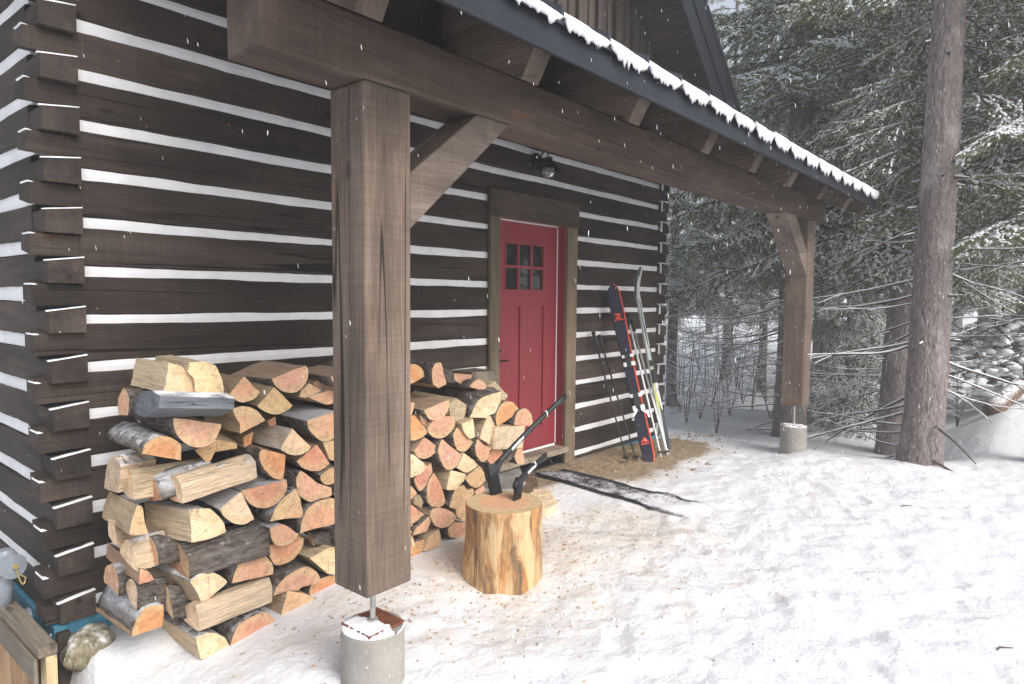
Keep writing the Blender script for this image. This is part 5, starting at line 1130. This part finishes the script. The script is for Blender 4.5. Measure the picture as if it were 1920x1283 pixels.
# the woods beyond: three kinds copied with their parts
def proto(seed, H, z0, rmax, r0, name):
    cm = crown_mesh('crown', seed, z0, H, rmax*.9, 0, 4, [TWIG, NEEDF, SNOW]); tm = trunk_mesh('trunk', seed, r0, H, BARKF, n=10); return cm, tm
PR = [proto(31, 14, 1.6, 1.9, .15, 'a'), proto(32, 14, 3.2, 2.1, .19, 'b'), proto(33, 9, .6, 1.5, .09, 'c'), proto(34, 15.5, 4.0, 2.3, .22, 'd')]
KL = ['distant spruce among the snowy woods behind the cabin', 'tall distant spruce with a bare lower trunk in the far woods', 'small bushy spruce standing far back in the woods', 'very tall distant spruce closing off the far woods']
r = random.Random(5); base = [None]*4; placed = []
tries = 0
while len(placed) < 24 and tries < 4000:
    tries += 1
    px = r.uniform(1170, 2130); d = 17+38*r.random()**.75; p = away(px, d)
    if any((p[0]-q[0])**2+(p[1]-q[1])**2 < 2.3**2 for q in placed): continue
    if 1820 < px < 1990 and d < 21: continue
    if p[0] < 10.5 and p[1] > -1: continue
    placed.append(p); i = r.choice([0, 0, 1, 1, 2, 2, 3]); z = gh(p[0], p[1])-.05
    if base[i] is None:
        P = thing('spruce_tree', (p[0], p[1], z), KL[i], 'spruce tree', ['distant spruces', 'bare-stemmed distant spruces', 'small distant spruces', 'very tall distant spruces'][i]); ch = [child('trunk', PR[i][1], P), child('crown', PR[i][0], P)]; base[i] = (P, ch)
    else:
        B0, ch = base[i]; P = B0.copy(); COL.objects.link(P); P.location = (p[0], p[1], z)
        for c in ch: k = c.copy(); COL.objects.link(k); k.parent = P
    s = r.uniform(.85, 1.18); P.scale = (s, s, s); P.rotation_euler = (0, 0, r.uniform(0, 6.28))
# bare saplings
for i, (px, d, h) in enumerate([(1318, 12.2, 2.2), (1338, 13.6, 2.8), (1372, 12.8, 2.0), (1398, 14.2, 2.6), (1452, 12.9, 1.9), (1292, 11.6, 1.7), (1350, 10.9, 1.3), (1300, 14.4, 3.0), (1330, 15.2, 3.4), (1362, 14.8, 3.2), (1385, 15.6, 3.4), (1415, 13.6, 2.9), (1442, 14.6, 3.0), (1280, 13.0, 2.6), (1805, 12.6, 1.6), (1622, 11.5, 1.5)]):
    p = away(px, d); z = gh(p[0], p[1])-.03; rg = np.random.default_rng(700+i); tb = TB()
    for q in range(4):
        a = rg.uniform(0, 6.28); st = curve_pts((0, 0, 0), (math.cos(a)*.22, math.sin(a)*.22, 1), h*rg.uniform(.6, 1.1), 10, .15, rg, .07); tb.tri(np_tube(st, np.linspace(.007, .002, 11), 5), 0)
        for j in range(16):
            i0 = rg.integers(2, 10); a2 = rg.uniform(0, 6.28); b = curve_pts(st[i0], (math.cos(a2), math.sin(a2), rg.uniform(.1, .8)), h*rg.uniform(.12, .3), 6, .5, rg, .09); tb.tri(np_tube(b, np.linspace(.0035, .0015, 7), 4), 0)
            tb.tri(np_tube(b[:-1]+np.array([0, 0, .004]), .0035, 4), 2)
    T_, M_ = tb.out(); o = bpy.data.objects.new('bare_sapling', npmesh('bare_sapling', T_.reshape(-1, 3), np.arange(len(T_)*3).reshape(-1, 3), M_, [TWIG, NEED, SNOW])); COL.objects.link(o); o.location = (p[0], p[1], z)
    tag(o, ['bare leafless sapling in the snow behind the cabin corner', 'bare leafless sapling in the snow behind the cabin corner', 'bare leafless sapling in the snow behind the cabin corner', 'bare leafless sapling in the snow behind the cabin corner', 'bare sapling close to the left of the far porch pier', 'bare leafless sapling in the snow behind the cabin corner', 'short bare sapling lowest on the snow beside the dirt mound', *['bare leafless sapling in the snow behind the cabin corner']*7, 'bare sapling between the thick trunk and the brush pile', 'bare sapling under the young spruce behind the far porch'][i], 'sapling', 'bare saplings')
# brush pile
bp = away(1900, 14.6); bz = gh(bp[0], bp[1])
P = thing('brush_pile', (bp[0], bp[1], bz), 'heap of snow-covered branches and logs at the right edge of the clearing', 'brush pile')
rg = np.random.default_rng(77); tb = TB(); ts = TB()
for i in range(260):
    a = rg.uniform(0, 6.28); q = rg.uniform(0, 1)**.6; c = np.array([math.cos(a)*1.5*q, math.sin(a)*1.5*q, (1.45*(1-q**1.6))*rg.uniform(.55, 1.0)+.05]); yaw = rg.uniform(0, 6.28); L = rg.uniform(.5, 1.7); d = np.array([math.cos(yaw), math.sin(yaw), rg.uniform(-.35, .35)])
    st = curve_pts(c-d*L/2, d, L, 7, rg.uniform(-.2, .3), rg, .10); r0 = .010 if i % 7 else .03; tb.tri(np_tube(st, np.linspace(r0, r0*.5, 8), 6), 0); ts.tri(np_tube(st[:-1]+np.array([0, 0, r0*.9+.006]), r0*.7+.010*rg.uniform(.4, 1.6, 7), 6), 0)
T_, M_ = tb.out(); child('sticks', npmesh('sticks', T_.reshape(-1, 3), np.arange(len(T_)*3).reshape(-1, 3), M_, [TWIG]), P)
bm = bmesh.new()
for i in range(700):
    a = rg.uniform(0, 6.28); q = rg.uniform(0, 1)**.55; c = Vector((math.cos(a)*1.5*q, math.sin(a)*1.5*q, 1.42*(1-q**1.6)*rg.uniform(.65, 1.0)+.02)); rr = rg.uniform(.03, .085)
    M = Matrix.Translation(c) @ Matrix.Rotation(rg.uniform(0, 3.1), 4, 'Z') @ Matrix.Diagonal((rr*rg.uniform(1, 2.2), rr, rr*.75, 1)); r0 = bmesh.ops.create_icosphere(bm, subdivisions=2, radius=1, matrix=M)
    for v in r0['verts']: v.co += Vector((1, 1, .6))*.035*nz(v.co.x, v.co.y, v.co.z, 9, i)
me = bpy.data.meshes.new('snow_cover'); bm.to_mesh(me); bm.free(); me.materials.append(SNOW); me.polygons.foreach_set('use_smooth', np.ones(len(me.polygons), dtype=bool)); o = child('snow_cover', me, P); o['kind'] = 'stuff'
lg = away(1868, 11.6); lz0 = gh(lg[0], lg[1])
mb = MB(); a0 = np.array([lg[0], lg[1], lz0+.05]); a1 = a0+np.array([.62, -.28, .34]); mb.add(*tube([a0+(a1-a0)*i/6 for i in range(7)], [.12, .125, .12, .12, .115, .115, .11], 14)); o = obj('fallen_log', mb, bark('fallen_log_bark', (.10, .06, .04), (.20, .13, .09), (.26, .18, .12), 2, True, 5), smooth=True); o.color = (1, 1, 1, .8); tag(o, 'short reddish-brown log end sticking out of the snow before the brush pile', 'log')
# fallen bare branches at the foot of the thick trunk
for i, (p0, p1, dd) in enumerate([((1772, 765), (1845, 812), 7.4), ((1770, 820), (1868, 848), 7.4)]):
    S0 = away(p0[0]-8, dd); S0[2] = 1.377-(p0[1]-566)/FPX*dd; S1 = away(p1[0], dd-.15); S1[2] = 1.377-(p1[1]-566)/FPX*dd
    mb = MB(); mb.add(*tube(catmull([S0, (S0+S1)/2+np.array([0, 0, .02-.03*i]), S1], 9), [.013-.0011*k for k in range(9)], 6)); o = obj('broken_branch', mb, TWIG); tag(o, ['broken bare branch slanting down to the right of the thick trunk', 'lower thin bare branch reaching right from the thick trunk'][i], 'branch')
# ================================================================ SMALL THINGS ON THE GROUND
r = random.Random(21); mb = MB()
for i in range(620):
    if i < 430: x, y = r.gauss(3.2, .62), r.gauss(-1.15, .42)
    else: x, y = r.gauss(2.3, .5), r.gauss(-1.1, .3)
    if y > -.62 and x < 3.4: continue
    if math.hypot(x-BCX, y-BCY) < BR+.02: continue
    z = gh(x, y)+.004; a = r.uniform(0, 3.14); l, w = r.choice([.003, .004, .006, .008, .014])*r.uniform(.7, 1.2), r.uniform(.0015, .005); h = r.uniform(.002, .005); t_ = r.uniform(-.4, .4)
    c, s = math.cos(a), math.sin(a); Q = [(x+c*u*l-s*v*w, y+s*u*l+c*v*w, z+u*l*t_*.5) for u, v in ((-1, -1), (1, -.6), (.9, 1), (-.8, .8))]; mb.add(*loft([Q, [(p[0], p[1], p[2]+h) for p in Q]]))
CHIP = plain('wood_chip', (.48, .34, .20), .9, .1, 0, .6, 60); o = obj('wood_chips', mb, CHIP); tag(o, 'scattered wood chips around the chopping block', 'wood chips', kind='stuff')
mb = MB()
for i in range(900):
    x, y = r.gauss(5.9, .75), -.10-abs(r.gauss(0, .36))
    if x < 4.9 or y < -1.25: continue
    z = gh(x, y); s = r.uniform(.006, .022)*(1.8 if r.random() < .06 else 1); bmv = [(x+s*a*r.uniform(.7, 1.2), y+s*b*r.uniform(.7, 1.2), z+s*c*r.uniform(.5, .9)) for a, b, c in ((1, 0, 0), (0, 1, 0), (-1, 0, 0), (0, -1, 0), (0, 0, 1), (0, 0, -1))]
    mb.add(bmv, [[0, 1, 4], [1, 2, 4], [2, 3, 4], [3, 0, 4], [1, 0, 5], [2, 1, 5], [3, 2, 5], [0, 3, 5]])
o = obj('dirt_clods', mb, plain('dirt_clod', (.27, .19, .115), .95, .1, 0, .5, 30)); tag(o, 'loose dirt clods on the mound along the cabin wall', 'dirt clods', kind='stuff')
mb = MB()
for i in range(520):
    x = r.uniform(1.6, 7.2); y = -1.5-abs(r.gauss(0, .85))
    if y < -3.2 or math.hypot(x, y+3.66) < 1.8: continue
    z = gh(x, y); s = r.uniform(.005, .016); mb.add([(x+s*a*r.uniform(.6, 1.3), y+s*b*r.uniform(.6, 1.3), z+s*c*r.uniform(.4, .8)) for a, b, c in ((1, 0, 0), (0, 1, 0), (-1, 0, 0), (0, -1, 0), (0, 0, 1), (0, 0, -1))], [[0, 1, 4], [1, 2, 4], [2, 3, 4], [3, 0, 4], [1, 0, 5], [2, 1, 5], [3, 2, 5], [0, 3, 5]])
o = obj('snow_crumbs', mb, SNOW, smooth=True); tag(o, 'small crumbs of trampled snow on the ground', 'snow crumbs', kind='stuff')
for i, (px, py, l) in enumerate([(1700, 952, .10), (1885, 1210, .09)]):
    c = at(px, py, 2, -.2); c[2] = gh(c[0], c[1])+.006; mb = MB(); mb.add(*tube([c+np.array([-.4, .3, 0])*l, c+np.array([0, .02, .004]), c+np.array([.45, -.3, 0])*l], [.003, .004, .002], 5)); o = obj('twig', mb, TWIG); tag(o, ['tiny brown twig lying on the snow below the thick trunk', 'tiny brown twig on the snow in the lower right corner'][i], 'twig')
# falling snow: small ragged flakes drifting down outside the porch
r = random.Random(9); mb = MB(); cnt = 0
def flake(x, y, z, s):
    w = s*r.uniform(.045, .085); d = Vector((r.gauss(.16, .06), r.gauss(-.06, .06), -1)).normalized(); u, v, _ = frame(d); c = Vector((x, y, z)); k = []
    for f, q in ((-.5, .25), (-.15, 1), (.25, .9), (.5, .25)): k.append([c+d*s*f+(u*math.cos(a)+v*math.sin(a))*w*q*r.uniform(.6, 1.15) for a in (0, 1.26, 2.5, 3.77, 5.03)])
    mb.add(*loft(k))
for i in range(5200):
    if i < 4000: x, y, z = r.uniform(-.3, 8.5), r.uniform(-3.5, -2.2), r.uniform(-.1, 4.2)
    elif i < 4300: x, y, z = r.uniform(-.3, .85), r.uniform(-2.8, .2), r.uniform(0, 3.2)
    else: x, y, z = r.uniform(7.8, 15), r.uniform(-7, 1), r.uniform(0, 7)
    dd = math.hypot(x, y+3.66)
    if dd < 1.5: continue
    flake(x, y, z, r.uniform(.005, .015)*(1 if dd < 6 else 1.25))
o = obj('falling_snow', mb, SNOW, smooth=True); tag(o, 'snowflakes falling through the air before the cabin', 'falling snow', kind='stuff')

# ================================================================ AIR
hz = MB(); hz.add(*box(-34, 114, -49, 94, -4, 21, 0)); HM = bpy.data.materials.new('haze_air'); HM.use_nodes = True; hn = HM.node_tree; hn.nodes.clear()
ho = hn.nodes.new('ShaderNodeOutputMaterial'); hv = hn.nodes.new('ShaderNodeVolumePrincipled'); hv.inputs['Color'].default_value = (.93, .95, .97, 1); hv.inputs['Density'].default_value = .0055; hv.inputs['Anisotropy'].default_value = .1; hn.links.new(hv.outputs[0], ho.inputs['Volume'])
o = obj('haze', hz, HM); tag(o, 'pale snowy haze in the air between the trees', 'haze', kind='stuff')
# ================================================================ LIGHT
SUN_EL, SUN_AZ = 40, 188      # azimuth clockwise from +Y: over the clearing behind the camera
w = bpy.data.worlds.new('World'); SC.world = w; w.use_nodes = True; nt = w.node_tree; bg = nt.nodes['Background']
sky = nt.nodes.new('ShaderNodeTexSky'); sky.sky_type = 'NISHITA'; sky.sun_disc = False; sky.sun_elevation = R(SUN_EL); sky.sun_rotation = R(SUN_AZ); sky.air_density = 1.0; sky.dust_density = 4.0; sky.ozone_density = 1.0
hs = nt.nodes.new('ShaderNodeHueSaturation'); hs.inputs['Saturation'].default_value = .52; nt.links.new(sky.outputs[0], hs.inputs['Color']); nt.links.new(hs.outputs[0], bg.inputs['Color']); bg.inputs['Strength'].default_value = .135
sd = bpy.data.lights.new('sun', 'SUN'); so = bpy.data.objects.new('sun', sd); COL.objects.link(so); sd.energy = 1.5; sd.angle = R(40); sd.color = (1, .99, .98)
az, el = R(SUN_AZ), R(SUN_EL); dv = Vector((math.sin(az)*math.cos(el), math.cos(az)*math.cos(el), math.sin(el))); so.rotation_euler = (-dv).to_track_quat('-Z', 'Y').to_euler(); so.location = dv*30
SC.view_settings.view_transform = 'Standard'; SC.view_settings.look = 'None'; SC.view_settings.gamma = 1.0; SC.view_settings.use_curve_mapping = False; SC.view_settings.exposure = 0.78
SC.cycles.volume_bounces = 2; SC.cycles.max_bounces = 8; SC.cycles.diffuse_bounces = 6; SC.cycles.use_denoising = True
